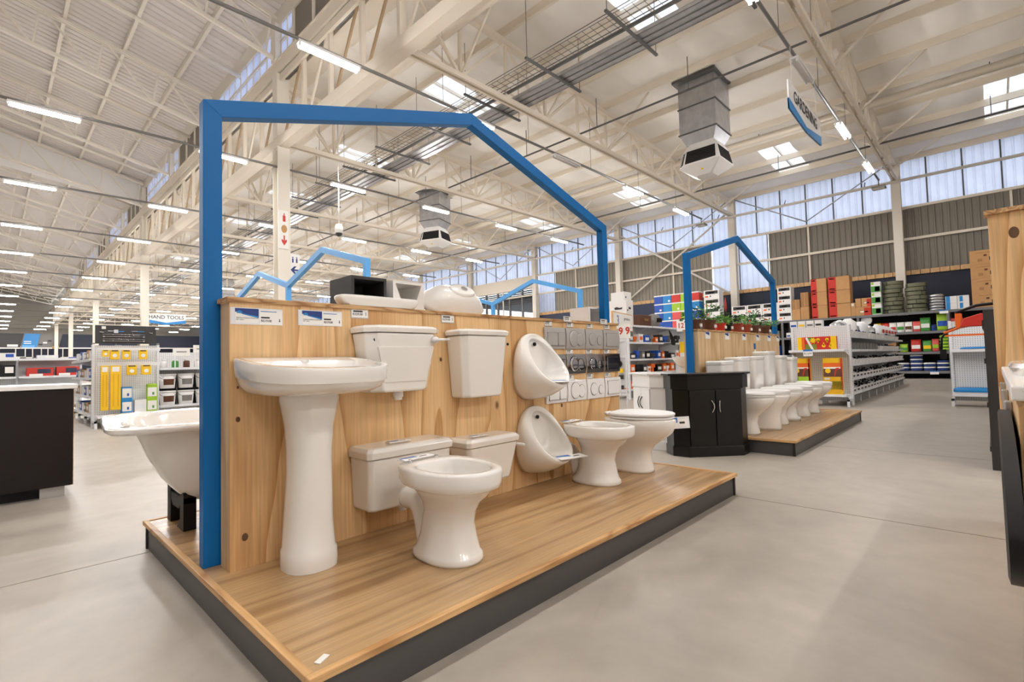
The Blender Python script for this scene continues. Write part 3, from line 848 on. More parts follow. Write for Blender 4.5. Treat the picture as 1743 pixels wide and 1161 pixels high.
# pedestal basin
def basin():
    t = thing('pedestal_basin', 'large white wash basin on a tall pedestal in front of the plywood wall', 'basin', (.985, PY-.004, .012))
    n = 64; tl = .11
    R = lambda z, a, f, cy=-.2, p=2.5, tilt=0, b=.3: ring(0, cy, z, a, f, b, n, p, 4.5, -.001, tilt)
    body = [R(.862, .10, .09, -.16, 2.2, 0, .14), R(.868, .16, .14, -.17, 2.3, 0, .2), R(.882, .232, .21, -.19, 2.5, .02), R(.905, .259, .246, -.2, 2.6, .05), R(.925, .268, .262, -.2, 2.6, .07), R(.938, .273, .268, -.2, 2.6, .07), R(.942, .279, .274, -.2, 2.6, .08),
            R(.97, .282, .278, -.2, 2.6, tl), R(1.002, .284, .281, -.2, 2.6, tl), R(1.012, .280, .277, -.2, 2.6, tl),
            R(1.013, .252, .246, -.2, 2.4, tl), R(1.006, .25, .235, -.205, 2.3, tl*.8, .12), R(.98, .235, .215, -.21, 2.2, 0, .11), R(.94, .19, .17, -.21, 2.1, 0, .1), R(.905, .11, .1, -.21, 2, 0, .08), R(.89, .03, .03, -.21, 2, 0, .03)]
    MB().loft(body).build('bowl', 'ceramic', t, smooth=True, sharp=.9)
    MB().tube([(0, -.21, .890), (0, -.21, .894)], .026, 14).build('waste', 'chrome', t)
    MB().tube([(0, -.075, 1.012), (0, -.075, 1.022)], .024, 14).build('tap_hole_cover', 'white', t)
    R2 = lambda z, a, f, b, cy=-.19: ring(-.025, cy, z, a, f, b, 40, 2.3, 3.0)
    z0 = ZP-.015
    MB().loft([R2(z0, .108, .105, .12, -.175), R2(z0+.03, .109, .107, .12, -.175), R2(z0+.075, .106, .104, .12, -.175), R2(z0+.085, .100, .097, .12, -.175), R2(z0+.2, .092, .09, .12, -.175), R2(z0+.38, .083, .084, .12), R2(z0+.5, .083, .085, .12), R2(z0+.6, .092, .092, .12), R2(z0+.68, .108, .105, .12), R2(z0+.712, .115, .112, .12), R2(z0+.73, .112, .11, .12)]).build('pedestal', 'ceramic', t, smooth=True, sharp=.9)
    return t
basin()

# cisterns on the wall; x, z given for the back plate
def cistern(x0, x1, z0, z1, d, taper, lab, lid_h=.04, lever=None, m='ceramic', chamfer=.03, pipe=True, panel=False, hole=None, lidover=.008):
    w_ = (x1-x0); t = thing('toilet_cistern', lab, 'cistern', ((x0+x1)/2, PY-.001, z0))
    h = z1-z0
    def R(z, a, dd, c):
        return [(-a, 0, z), (a, 0, z), (a, -dd+c, z), (a-c, -dd, z), (-a+c, -dd, z), (-a, -dd+c, z)]
    a0, a1 = w_/2-taper, w_/2
    MB().loft([R(.0, a0-.01, d*.82, chamfer), R(.012, a0, d*.85, chamfer), R(h-lid_h, a1, d, chamfer)]).build('tank', m, t, bevel=.009, smooth=False)
    MB().loft([R(h-lid_h+.002, a1+lidover, d+lidover, chamfer), R(h-lid_h*.35, a1+lidover+.004, d+lidover+.004, chamfer), R(h-.004, a1-.004, d-.004, chamfer), R(h, a1-.02, d-.02, chamfer)]).build('tank_lid', m, t, bevel=.006)
    if panel:
        # raised front panel
        MB().loft([[(-a0+.05, -d*.895-.001, .05), (a0-.05, -d*.895-.001, .05), (a1-.05, -d*.975-.004, h-lid_h-.07), (-a1+.05, -d*.975-.004, h-lid_h-.07)],
                   [(-a0+.05, -d*.6, .05), (a0-.05, -d*.6, .05), (a1-.05, -d*.6, h-lid_h-.07), (-a1+.05, -d*.6, h-lid_h-.07)]]).build('front_panel', m, t, bevel=.003)
    if lever == 'front':
        o = MB().tube([(a1-.055, -d+.01, h-lid_h-.035), (a1-.055, -d-.025, h-lid_h-.035)], .018, 14)
        lv = o.build('flush_boss', 'white', t, smooth=True)
        MB().tube([(a1-.06, -d-.02, h-lid_h-.035), (a1+.03, -d-.03, h-lid_h-.032)], [.010, .006], 8).build('flush_lever', 'white', t, smooth=True)
    if lever == 'side':
        MB().tube([(a1-.01, -d*.6, h-lid_h-.03), (a1+.02, -d*.6, h-lid_h-.03), (a1+.028, -d*.62, h-lid_h-.03)], .022, 12).build('flush_boss', 'white', t, smooth=True)
        MB().tube([(a1+.02, -d*.6, h-lid_h-.03), (a1+.025, -d*.6-.09, h-lid_h-.03)], [.013, .009], 8).build('flush_lever', 'white', t, smooth=True)
    if pipe:
        MB().tube([(0, -.075, -.03), (0, -.075, .01)], .026, 14).build('outlet_nut', 'white', t, smooth=True, sharp=.6)
        MB().tube([(0, -.075, -.045), (0, -.075, -.03)], .02, 14).build('outlet_tail', 'white', t, smooth=True, sharp=.6)
    if hole: MB().tube([(hole[0], hole[1], hole[2]), (hole[0], hole[1]-.004, hole[2])], .009, 10).build('inlet_hole', 'black', t)
    return t
cistern(1.262, 1.70, .862, 1.202, .17, .045, 'wide white cistern with front lever, upper one beside the basin', lever='front', panel=True, chamfer=.05, hole=(-.175, -.148, .265))
cistern(1.868, 2.248, .795, 1.2, .16, .03, 'tall white cistern without lever, hung beside the upper urinal', chamfer=.035, pipe=False, hole=(.165, -.16, .315))
cistern(1.245, 1.745, .292, .602, .19, .012, 'low white cistern with flat lid hung behind the closest toilet pan', m='ceramic_grey', lever=None, chamfer=.02, lid_h=.055)
cistern(1.872, 2.285, .292, .562, .18, .045, 'low white cistern with side lever hung beside the lower urinal', m='ceramic_grey', lever='side', chamfer=.02, lid_h=.05)

# wall urinals
def urinal_mb():
    n = 48; rings = []
    sq = lambda c, e: math.copysign(abs(c)**e, c)
    wall = lambda a: Vector((.172*sq(math.cos(a), .8)*(1-.13*math.sin(a)), 0, .228+.228*sq(math.sin(a), .9)))
    rim = lambda a, k=1.0, o=0: Vector((.150*k*math.cos(a)*(1-.16*math.sin(a)), -.162+.125*k*math.sin(a)-o, .272+.164*k*math.sin(a)))
    def L(fn): rings.append([tuple(fn(2*PI*k/n)) for k in range(n)])
    def mix(f, bulge):
        def g(a):
            w_, r_ = wall(a), rim(a, 1.02, .004); p = w_.lerp(r_, f); q = math.sin(PI*f)*bulge
            return p+Vector((math.cos(a)*q, -.35*q if math.sin(a) < 0 else -.5*q, math.sin(a)*q*(.55 if math.sin(a) < 0 else .3)))
        return g
    for f in (0, .12, .3, .5, .7, .88, 1): L(mix(f, .038))
    L(lambda a: rim(a, .97, .006)); L(lambda a: rim(a, .91, -.004))
    L(lambda a: Vector((.135*math.cos(a)*(1-.14*math.sin(a)), -.115+.085*math.sin(a), .268+.148*math.sin(a))))
    L(lambda a: Vector((.115*math.cos(a), -.07+.035*math.sin(a), .255+.135*math.sin(a))))
    L(lambda a: Vector((.08*math.cos(a), -.045, .22+.1*math.sin(a))))
    L(lambda a: Vector((.03*math.cos(a), -.04, .2+.04*math.sin(a))))
    return MB().loft(rings)
def urinal(x, z, lab, m):
    t = thing('wall_urinal', lab, 'urinal', (x, PY-.001, z))
    cmesh('urinal', 'bowl', urinal_mb, m, t)
    MB().tube([(0, -.048, .385), (0, -.058, .385)], .013, 12).build('inlet_hole', 'black', t)
    MB().tube([(0, -.06, .17), (0, -.066, .17)], .025, 12).build('waste', 'chrome', t)
    if m == 'ceramic': MB().tube([(-.176, -.09, .165), (-.181, -.09, .165)], .012, 4).build('logo_sticker', 'green', t)
    return t
urinal(2.60, .732, 'white wall urinal, the upper of the two on the plywood wall', 'ceramic')
urinal(2.61, .232, 'white wall urinal, the lower of the two on the plywood wall', 'ceramic_grey')

# flush plates, four columns and three rows
def plate(i, j, lab, m, grp):
    x = 2.875+.2515*i; z = (1.087, .895, .69)[j]; h = (.158, .152, .158)[j]; w_ = .238
    t = thing('flush_plate', lab, 'flush plate', (x, PY, z))
    prof = [(-.002, 0), (-.014, 0), (-.021, h*.3), (-.022, h*.6), (-.016, h), (-.002, h)]
    MB().extr([(p[0], p[1]) for p in prof], 'x', -w_/2, w_/2).build('cover', m, t, smooth=False, bevel=.002)
    seam = {'satin': 'midgrey', 'chrome': 'black', 'white': 'midgrey'}[m]
    def rb(cx, ww, z0, z1):
        e = .003
        MB().loft([[(cx-ww/2-e, y, z0-e), (cx+ww/2+e, y, z0-e), (cx+ww/2+e, y, z1+e), (cx-ww/2-e, y, z1+e)] for y in (-.012, -.0232)]).build('button_seam', seam, t)
        MB().loft([[(cx-ww/2, y, z0), (cx+ww/2, y, z0), (cx+ww/2, y, z1), (cx-ww/2, y, z1)] for y in (-.018, -.0255)]).build('push_button', m, t, bevel=.002)
    def cb(cx, cz, rx, rz):
        MB().loft([[(cx+(rx+.003)*math.cos(2*PI*k/28), y, cz+(rz+.003)*math.sin(2*PI*k/28)) for k in range(28)] for y in (-.012, -.0235)]).build('button_seam', seam, t)
        o = MB().loft([[(cx+rx*q*math.cos(2*PI*k/28), y, cz+rz*q*math.sin(2*PI*k/28)) for k in range(28)] for q, y in ((1, -.016), (1, -.0245), (.93, -.027), (.6, -.0275))])
        o.build('push_button', m, t, smooth=True, sharp=.6)
    if i == 0: rb(-.035, .11, h*.16, h*.74); rb(.068, .07, h*.16, h*.74)
    elif i == 1: cb(-.03, h*.5, .056, h*.38); cb(.05, h*.45, .042, h*.30)
    elif i == 2: cb(-.035, h*.48, .046, h*.30); cb(.062, h*.43, .032, h*.22)
    else: rb(0, .17, h*.14, h*.82)
KN = ('two square buttons', 'two touching round buttons', 'two separate round buttons', 'one wide square button')
for j, (m, cn) in enumerate((('satin', 'satin grey'), ('chrome', 'mirror chrome'), ('white', 'plain white'))):
    for i in range(4):
        plate(i, j, '%s flush plate with %s on the plywood wall' % (cn, KN[i]), m, None)

# price tickets
def small_ticket(x, y, z, lab, w_=.092, h=.05, price='R129.00', rz=0, rx=0):
    t = thing('price_ticket', lab, 'price ticket', (x, y, z), rz, rx=rx)
    B(-w_/2, w_/2, -.003, -.0005, 0, h).build('ticket_holder', 'steel_brush', t)
    B(-w_/2+.004, w_/2-.004, -.0042, -.003, .005, h-.005).build('card', 'paper', t)
    text('price_text', price, h*.34, 'ink', t, (-.012, -.0045, h*.42), depth=.0002, bold=.0003)
    B(-w_*.38, w_*.16, -.0046, -.0042, h*.64, h*.8).build('barcode', 'ink', t)
    B(w_*.33, w_*.36, -.0046, -.0042, h*.3, h*.65).build('arrow_mark', 'ink', t)
    return t
def big_ticket(x, y, z, lab, price, rz=0, rx=0, ry=0):
    t = thing('price_ticket', lab, 'price ticket', (x, y, z), rz, rx=rx, ry=ry); t.scale = (.80, 1, .86)
    w_, h = .272, .085
    B(0, w_, -.003, -.0005, 0, h).build('ticket_holder', 'shelf_white', t)
    B(.022, .142, -.0045, -.003, .008, h-.004).build('card', 'paper', t)
    B(.146, w_-.004, -.0045, -.003, .002, h-.008).build('shelf_label', 'paper', t)
    MB().extr([(.022, h-.004), (.142, h-.004), (.142, .034), (.06, .052), (.034, .062), (.022, .062)], 'y', -.0052, -.0044).build('blue_banner', 'ink_blue', t)
    MB().extr([(.058, .0555), (.142, .042), (.142, .034), (.06, .051)], 'y', -.0056, -.005).build('light_band', 'cyan', t)
    MB().loft([[(.044+.014*math.cos(PI*k/10), y, .056+.014*math.sin(PI*k/10)) for k in range(11)] for y in (-.006, -.005)]).build('round_badge', 'cyan', t)
    text('name_text', 'PREMIUM BASIN & PEDESTAL\nSET ONLY', .0088, 'ink', t, (.028, -.0048, .028), depth=.0002, align='LEFT')
    text('price_text', price, .017, 'ink', t, (.154, -.0048, .021), depth=.0002, align='LEFT', bold=.0004)
    B(.154, .2, -.0049, -.0045, .034, .042).build('barcode', 'ink', t)
    B(.152, .238, -.0049, -.0045, .068, .0715).build('print_line', 'label_blue', t)
    MB().extr([(w_-.02, .034), (w_-.016, .034), (w_-.016, .024), (w_-.013, .024), (w_-.018, .016), (w_-.023, .024), (w_-.02, .024)], 'y', -.0049, -.0044).build('arrow_mark', 'ink', t)
    return t
big_ticket(.703, PY, 1.192, 'long blue and white price ticket at the plywood wall end nearest the blue post', 'R519.00', ry=.0)
big_ticket(.992, PY, 1.197, 'long blue and white price ticket on the plywood wall straight above the basin', 'R519.00')
small_ticket(1.307, PY, 1.242, 'small price ticket below the white slab basin on the wall top', .098, .05, 'R329.00')
small_ticket(1.882, PY, 1.24, 'small price ticket below the upturned white basin on the wall top', .098, .05, 'R329.00')
for i in range(4): small_ticket((2.815, 3.075, 3.335, 3.585)[i], PY, 1.252, 'small price ticket above the satin grey plate with %s' % KN[i], .086, .042, 'R549.00')
for i in range(4): small_ticket((2.805, 3.06, 3.315, 3.57)[i], PY, 1.048, 'small price ticket above the mirror chrome plate with %s' % KN[i], .086, .036, 'R649.00')
for i in range(1, 4): small_ticket((0, 3.06, 3.315, 3.57)[i], PY, .849, 'small price ticket above the plain white plate with %s' % KN[i], .086, .04, 'R449.00')
for i, x in enumerate((3.03, 3.52)):
    small_ticket(x, PY-.014, 1.29, 'clear price ticket standing proud of the wall top above the %s' % ('touching round buttons' if i == 0 else 'wide square button'), .1, .045, 'R549.00')
# tickets lying on the ware
def flat_ticket(x, y, z, lab, rz, w_=.15, d=.075, rx=-PI/2, ry=0):
    t = thing('price_ticket', lab, 'price ticket', (x, y, z), rz, rx=rx, ry=ry)
    B(-w_/2, w_/2, -.003, -.001, -d/2, d/2).build('ticket_holder', 'shelf_white', t)
    B(-w_/2+.004, w_*.0, -.0045, -.003, -d/2+.004, d/2-.004).build('card', 'paper', t)
    MB().extr([(-w_/2+.006, d/2-.006), (0, d/2-.006), (0, 0), (-w_/2+.006, d*.2)], 'y', -.0052, -.0044).build('blue_banner', 'label_blue', t)
    B(w_*.05, w_*.42, -.0045, -.003, -d*.3, d*.3).build('shelf_label', 'paper', t)
    B(w_*.08, w_*.3, -.0048, -.0044, -d*.1, d*.08).build('barcode', 'ink', t)
    return t
flat_ticket(1.40, 1.985, ZP+.404, 'price ticket lying across the back rim of the closest toilet pan', .1, .19, .06)
flat_ticket(2.92, 2.235, ZP+.404, 'price ticket lying across the back rim of the pan under the flush plates', .1, .19, .07)
flat_ticket(1.45, PY-.12, .607, 'price ticket lying on the low cistern with flat lid', 0, .13, .045)
flat_ticket(2.0, PY-.12, .567, 'price ticket lying on the low cistern with side lever', 0, .13, .045)
flat_ticket(2.655, 2.05, .862, 'price ticket lying on the lip of the upper urinal', -.25, .22, .085, rx=-PI/2+.1)
flat_ticket(2.665, 2.045, .362, 'price ticket lying on the lip of the lower urinal', -.25, .22, .085, rx=-PI/2+.1)
flat_ticket(3.47, 1.685, .525, 'price ticket hanging from the front of the closed toilet seat', -.55, .2, .085, rx=-.12)
cbox('paper_scrap', (.045, .02, .003), 'paper', None, (.675, 1.445, ZD+.001), .5); tag(bpy.data.objects['paper_scrap'], 'small white paper scrap on the near corner of the plinth', 'paper')

# ------------------------------------------------------------------ things on the wall top
ZT1 = 1.309
def open_box(x0, x1, y0, y1, z0, z1, m, lab, name, th=.016, slant=False):
    t = thing(name, lab, 'box basin', ((x0+x1)/2, y0, z0)); a = (x1-x0)/2; d = y1-y0; h = z1-z0
    B(-a, a, d-th, d, 0, h).build('back', m, t); B(-a, a, 0, d-th, 0, th).build('base', m, t); B(-a, a, 0, d-th, h-th, h).build('top', m, t)
    for s in (-1, 1):
        if slant: MB().add([(s*a, 0, th), (s*a, d-th, th), (s*a, d-th, h-th), (s*a, 0, h-th), (s*(a-.07), 0, th), (s*(a-.035), d-th, th), (s*(a-.03), d-th, h-th), (s*(a-th), 0, h-th)], [(0,1,2,3),(7,6,5,4),(0,4,5,1),(1,5,6,2),(2,6,7,3),(3,7,4,0)]).build('side', m, t)
        else: B(s*a-(th if s > 0 else 0), s*a+(0 if s > 0 else th), 0, d-th, th, h-th).build('side', m, t)
    return t
open_box(1.30, 1.51, 2.40, 2.64, ZT1, 1.476, 'darkgrey', 'black open fronted box basin standing on the plywood wall top', 'box_basin')
open_box(1.565, 1.775, 2.42, 2.62, ZT1, 1.478, 'ceramic', 'white open fronted box basin standing on the plywood wall top', 'box_basin', slant=True)
t = thing('slab_basin', 'shallow white slab basin lying in front of the black box basin', 'basin', (1.44, 2.37, ZT1))
MB().loft([ring(0, 0, z, a, b, b, 48, 5, 5) for z, a, b in ((0, .21, .045), (.012, .225, .052), (.03, .236, .058), (.044, .238, .06), (.052, .232, .056), (.052, .21, .045), (.04, .2, .04))]).build('bowl', 'ceramic', t, smooth=True, sharp=.9)
t = thing('upturned_basin', 'white oval basin tipped on its rim with the underside showing', 'basin', (2.045, 2.49, ZT1+.073), -.06, rx=.74)
MB().loft([ring(0, 0, z, a, b, b, 48, 2.8, 2.8) for z, a, b in ((-.03, .2, .105), (-.03, .215, .112), (-.015, .232, .118), (.005, .238, .119), (.02, .226, .112), (.05, .2, .098), (.08, .165, .08), (.1, .13, .065), (.108, .06, .03))]).build('bowl', 'ceramic', t, smooth=True, sharp=1.0)
MB().loft([[(.03+.095*k_*math.cos(2*PI*k/28), .0+.062*k_*math.sin(2*PI*k/28), z) for k in range(28)] for k_, z in ((1.2, .07), (1.0, .108), (.95, .115), (.85, .118))]).build('waste_pad', 'ceramic', t, smooth=True)
MB().tube([(.04, 0, .116), (.04, 0, .124)], .022, 16).build('waste', 'chrome', t, smooth=True, sharp=.6)
open_box(3.64, 3.95, 2.545, 2.755, ZT1, 1.467, 'white', 'plain white box standing behind the far blue post', 'white_box')

# bath behind the blue post
t = thing('bath_tub', 'white drop in bath on a black cradle behind the blue post', 'bath', (1.24, 3.235, .742), -.085, rx=.047)
n = 56
R = lambda z, a, b, cx=0, p=6: ring(cx, 0, z, a, b, b, n, p, p)
MB().loft([R(-.44, .50, .20, .05, 4), R(-.43, .54, .23, .05, 4), R(-.39, .58, .262, .04, 4), R(-.3, .64, .285, .03, 4), R(-.18, .69, .3, .02, 4), R(-.08, .72, .312, .01, 4), R(-.034, .745, .32, 0, 5), R(-.032, .835, .365, 0, 7), R(-.02, .848, .378, 0, 7), R(-.004, .848, .378, 0, 7), R(.004, .838, .368, 0, 7),
           R(.002, .76, .312, .01, 5), R(-.02, .74, .3, .01, 5), R(-.15, .68, .28, .02, 4), R(-.32, .58, .24, .04, 4), R(-.38, .5, .2, .05, 4)]).build('tub', 'ceramic', t, smooth=True, sharp=.9)
MB().tube([(-.77, -.25, .003), (-.77, -.25, .008)], .02, 12).build('bolt_cap', 'chrome', t)
t = thing('bath_cradle', 'black steel cradle with curved feet under the bath', 'stand', (.74, 3.28, ZP-.002))
for x in (0, .95):
    B(x-.03, x+.03, -.17, -.10, 0, .2).build('leg', 'black', t); B(x-.03, x+.03, .10, .17, 0, .2).build('leg', 'black', t)
    MB().extr([(-.17, .14), (-.1, .13), (-.06, .10), (.06, .10), (.1, .13), (.17, .14), (.17, .17), (-.17, .17)], 'x', x-.028, x+.028).build('saddle', 'black', t)
    MB().extr([(-.1, 0), (-.03, 0), (-.06, .02), (-.1, .06)], 'x', x-.028, x+.028).build('foot', 'black', t)
    B(x-.01, x+.01, -.1, .1, .09, .13).build('cross_bar', 'darkgrey', t)
# ------------------------------------------------------------------ display two
DX = 4.83
plinth(5.45, 8.86, 1.43, 3.52, 'second low oak topped plinth carrying the row of close coupled toilets')
screen(5.555, 8.545, 2.41, 2.575, 1.318, 'plywood_far', 'plain plywood display wall with potted plants along its top')
house_frame('house_frame', [(5.455, ZD), (5.455, 2.185), (7.085, 2.65), (8.64, 2.19), (8.64, ZD)], 'y', 2.45, .06, .08, 'blue_paint', 'blue house shaped tube frame around the row of toilets with plants')
def suite(x, y, i, hc, lab, square):
    t = thing('close_coupled_toilet', lab, 'toilet', (x, y, ZP-.003), group='close coupled toilets')
    n = 36
    R = lambda z, a, f, b, cy=0, p=2.3: ring(0, cy, z, a, f, b, n, p, 3.2)
    if square: rings = [R(0,.125,.2,.25), R(.03,.125,.2,.25), R(.15,.118,.19,.25), R(.25,.13,.22,.26), R(.31,.155,.27,.28), R(.37,.18,.3,.29), R(.40,.178,.298,.29)]
    elif i == 3: rings = [R(0,.12,.15,.2), R(.05,.12,.15,.2), R(.06,.10,.12,.19), R(.18,.085,.1,.18), R(.24,.1,.14,.22), R(.31,.15,.26,.27), R(.37,.18,.3,.29), R(.40,.178,.298,.29)]
    else: rings = [R(0,.11,.14,.22), R(.02,.11,.14,.22), R(.12,.095,.115,.2), R(.2,.10,.14,.22), R(.27,.135,.22,.25), R(.33,.168,.28,.28), R(.38,.182,.302,.29), R(.40,.178,.298,.29)]
    MB().loft(rings).build('pan', 'ceramic', t, smooth=True)
    Rs = lambda z, k: ring(0, -.01, z, .186*k, .295*k, .15, 36, 2.2, 4)
    MB().loft([Rs(.401, .99), Rs(.405, 1), Rs(.42, 1), Rs(.422, .97)]).build('seat', 'white', t, smooth=True, sharp=.7)
    MB().loft([Rs(.4245, .98), Rs(.428, 1), Rs(.444, .99), Rs(.45, .9)]).build('seat_lid', 'white', t, smooth=True, sharp=.7)
    Rc = lambda z, a, f, b: ring(0, .25, z, a, f, b, 40, 5, 6)
    MB().loft([Rc(.40, .165, .085, .10), Rc(.41, .17, .09, .105), Rc(hc-.05, .185, .10, .11), Rc(hc-.045, .18, .095, .105)]).build('cistern', 'ceramic', t, smooth=True, sharp=.7)
    MB().loft([Rc(hc-.044, .19, .105, .11), Rc(hc-.015, .194, .108, .112), Rc(hc, .18, .095, .1)]).build('cistern_lid', 'ceramic', t, smooth=True, sharp=.7)
    MB().tube([(0, .25, hc-.002), (0, .25, hc+.012)], .025, 12).build('flush_button', 'chrome', t, smooth=True, sharp=.7)
LB = ('beside the black vanity', 'second from the black vanity', 'third from the black vanity', 'fourth along, with a tall cistern', 'fifth from the black vanity', 'last in the row, by the poster shelf')
for i, (x, y, hc) in enumerate(((5.74, 1.99, .80), (6.22, 1.97, .835), (6.72, 1.97, .84), (7.16, 1.96, .90), (7.72, 1.97, .84), (8.25, 1.97, .81))):
    suite(x, y, i, hc, 'white close coupled toilet on the second plinth, '+LB[i], i == 1)
for i, x in enumerate((5.83, 6.42, 7.02, 7.56, 8.06, 8.48)):
    t = thing('price_ticket', 'price ticket under the potted plants on the second plywood wall, %s from the post' % nth(i+1), 'price ticket', (x, 2.41, 1.21))
    B(-.075, .075, -.003, -.0005, 0, .085).build('ticket_holder', 'shelf_white', t)
    B(-.065, .065, -.0045, -.003, .006, .078).build('card', 'paper', t)
    MB().extr([(-.065, .078), (.04, .078), (.04, .04), (-.065, .062)], 'y', -.0055, -.0044).build('blue_banner', 'ink_blue', t)
t = thing('price_ticket', 'small bright blue tag and white slip hanging at mid height on the second plywood wall', 'price ticket', (7.42, 2.41, 1.0))
B(-.035, .035, -.004, -.0005, .09, .17).build('blue_tag', 'label_blue', t); B(-.025, .035, -.004, -.0005, 0, .08).build('slip', 'paper', t)
# potted plants
def plant(x, y, z, s, pot, leafm, lab, hgt=.16, spread=.14, nl=70, flower=None, trailing=False):
    t = thing('potted_plant', lab, 'plant', (x, y, z))
    MB().loft([ring(0,0,q,a*s,a*s,n=16) for q, a in ((0,.058),(.005,.06),(.085*s/1,.078),(.09*s,.084),(.11*s,.086),(.112*s,.078),(.10*s,.074))]).build('pot', pot, t, smooth=True, sharp=.6)
    B(-.02, .03, -.078*s-.004, -.07*s, .03, .065).build('plant_label', 'paper', t)
    rnd = random.Random(hash(lab) & 0xffff if False else sum(map(ord, lab)))
    st = MB(); lf = MB()
    for k in range(7):
        a = rnd.uniform(0, 2*PI); r = rnd.uniform(.2, .8)*spread
        st.tube([(0, 0, .09*s), (r*.5*math.cos(a), r*.5*math.sin(a), .1*s+hgt*.5), (r*math.cos(a), r*math.sin(a), .1*s+hgt*rnd.uniform(.6, 1))], .004, 5)
    for k in range(nl):
        a = rnd.uniform(0, 2*PI); r = spread*math.sqrt(rnd.random()); zz = .1*s+hgt*rnd.random()*(1.1-.5*r/spread)
        p = Vector((r*math.cos(a), r*math.sin(a), zz)); L_ = rnd.uniform(.03, .06)
        d = Vector((math.cos(a+rnd.uniform(-1, 1)), math.sin(a+rnd.uniform(-1, 1)), rnd.uniform(-.4, .7))).normalized()
        sd = d.cross(Vector((0, 0, 1))).normalized()*L_*.33; nrm = sd.cross(d).normalized()*L_*.12
        lf.add([p, p+d*L_*.5+sd+nrm, p+d*L_, p+d*L_*.5-sd+nrm, p+d*L_*.5-nrm], [(0,1,4),(1,2,4),(2,3,4),(3,0,4)])
    st.build('stems', 'green', t); tag(lf.build('foliage', leafm, t, fix=False), kind='stuff')
    if flower:
        o = MB(); o.tube([(.02, 0, .1), (.03, 0, hgt+.16)], .004, 6); o.build('flower_stem', 'pot_brown', t)
        MB().loft([[(.03-.02+.03*math.cos(q)*k_-.0, .012*math.sin(q)*k_, hgt+.12+zz) for q in [2*PI*i/8 for i in range(8)]] for k_, zz in ((.2, 0), (.9, .05), (.8, .12), (.1, .19))]).build('flower', flower, t, smooth=True)
ZT2 = 1.319
PL = [(5.66, 1.0, 'pot_brown', 'leaf', 'potted plant with drooping grey green leaves beside the blue post', .14, .15, None),
      (6.05, 1.15, 'pot_brown', 'leaf', 'bushy green potted plant in a wide brown pot, tallest in the row', .26, .2, None),
      (6.42, .9, 'red', 'leaf_light', 'light green potted plant in a patterned red pot', .12, .1, None),
      (6.62, 1.0, 'black', 'leaf_dark', 'dark leaved potted plant in a black pot with one red bloom', .14, .15, 'red'),
      (6.98, 1.05, 'clay', 'leaf_light', 'green potted plant in a bright clay pot with a white label', .13, .15, None),
      (7.32, 1.05, 'clay', 'leaf', 'broad leaved potted plant in a bright clay pot next to the dark purple one', .15, .16, None),
      (7.66, 1.05, 'pot_brown', 'leaf_dark', 'dark purple leaved potted plant in a brown pot', .24, .17, None),
      (8.12, 1.1, 'pot_brown', 'leaf_light', 'bright green trailing potted plant at the end of the row', .13, .2, None)]
for x, s, pot, lfm, lab, hg, sp, fl in PL: plant(x, 2.49, ZT2, s, pot, lfm, lab, hg, sp, 90, fl)

# ------------------------------------------------------------------ corner vanities
def vanity(x, y, rz, m, hm, lab, slab_m, w_=.50, ch=.15, dp=.36, H=.80):
    t = thing('vanity_cabinet', lab, 'vanity', (x, y, 0), rz)
    plan = lambda e: [(-w_/2-e*.4, -e), (w_/2+e*.4, -e), (w_/2+ch+e, ch-e*.4), (w_/2+ch+e, dp), (-w_/2-ch-e, dp), (-w_/2-ch-e, ch-e*.4)]
    MB().prism(plan(.012), 0, .1).build('base_plinth', m, t, bevel=.004)
    MB().prism(plan(0), .1, H-.14).build('carcass', m, t)
    MB().prism(plan(.018), H-.14, H).build('top_rail', m, t, bevel=.004)
    MB().prism(plan(.045), H, H+.02).build('worktop', slab_m, t, bevel=.004)
    for s in (-1, 1):
        d = B(min(s*.004, s*(w_/2-.01)), max(s*.004, s*(w_/2-.01)), -.018, 0, .115, H-.155).build('door', m, t, bevel=.002)
        pts = [(s*.035-s*.0, -.018-.03*math.sin(PI*k/8), H-.36+.11*k/8) for k in range(9)]
        pts = [(s*(.045-.018*math.sin(PI*k/8)) if True else 0, -.02-.025*math.sin(PI*k/8), H-.38+.13*k/8) for k in range(9)]
        MB().tube(pts, .006, 8).build('handle', hm, d, smooth=True)
    return t
# front centre of each cabinet, turned towards the aisle
vanity(5.055, 2.045, math.radians(-42), 'black_gloss', 'chrome', 'black corner vanity cabinet with two doors and chrome bow handles', 'black_gloss', .555, .115, .30, .815)
vanity(5.19, 2.93, math.radians(-129), 'white_lam', 'darkgrey', 'white corner vanity cabinet with dark bow handles beside the black one', 'white_lam', .50, .12, .22, .815)

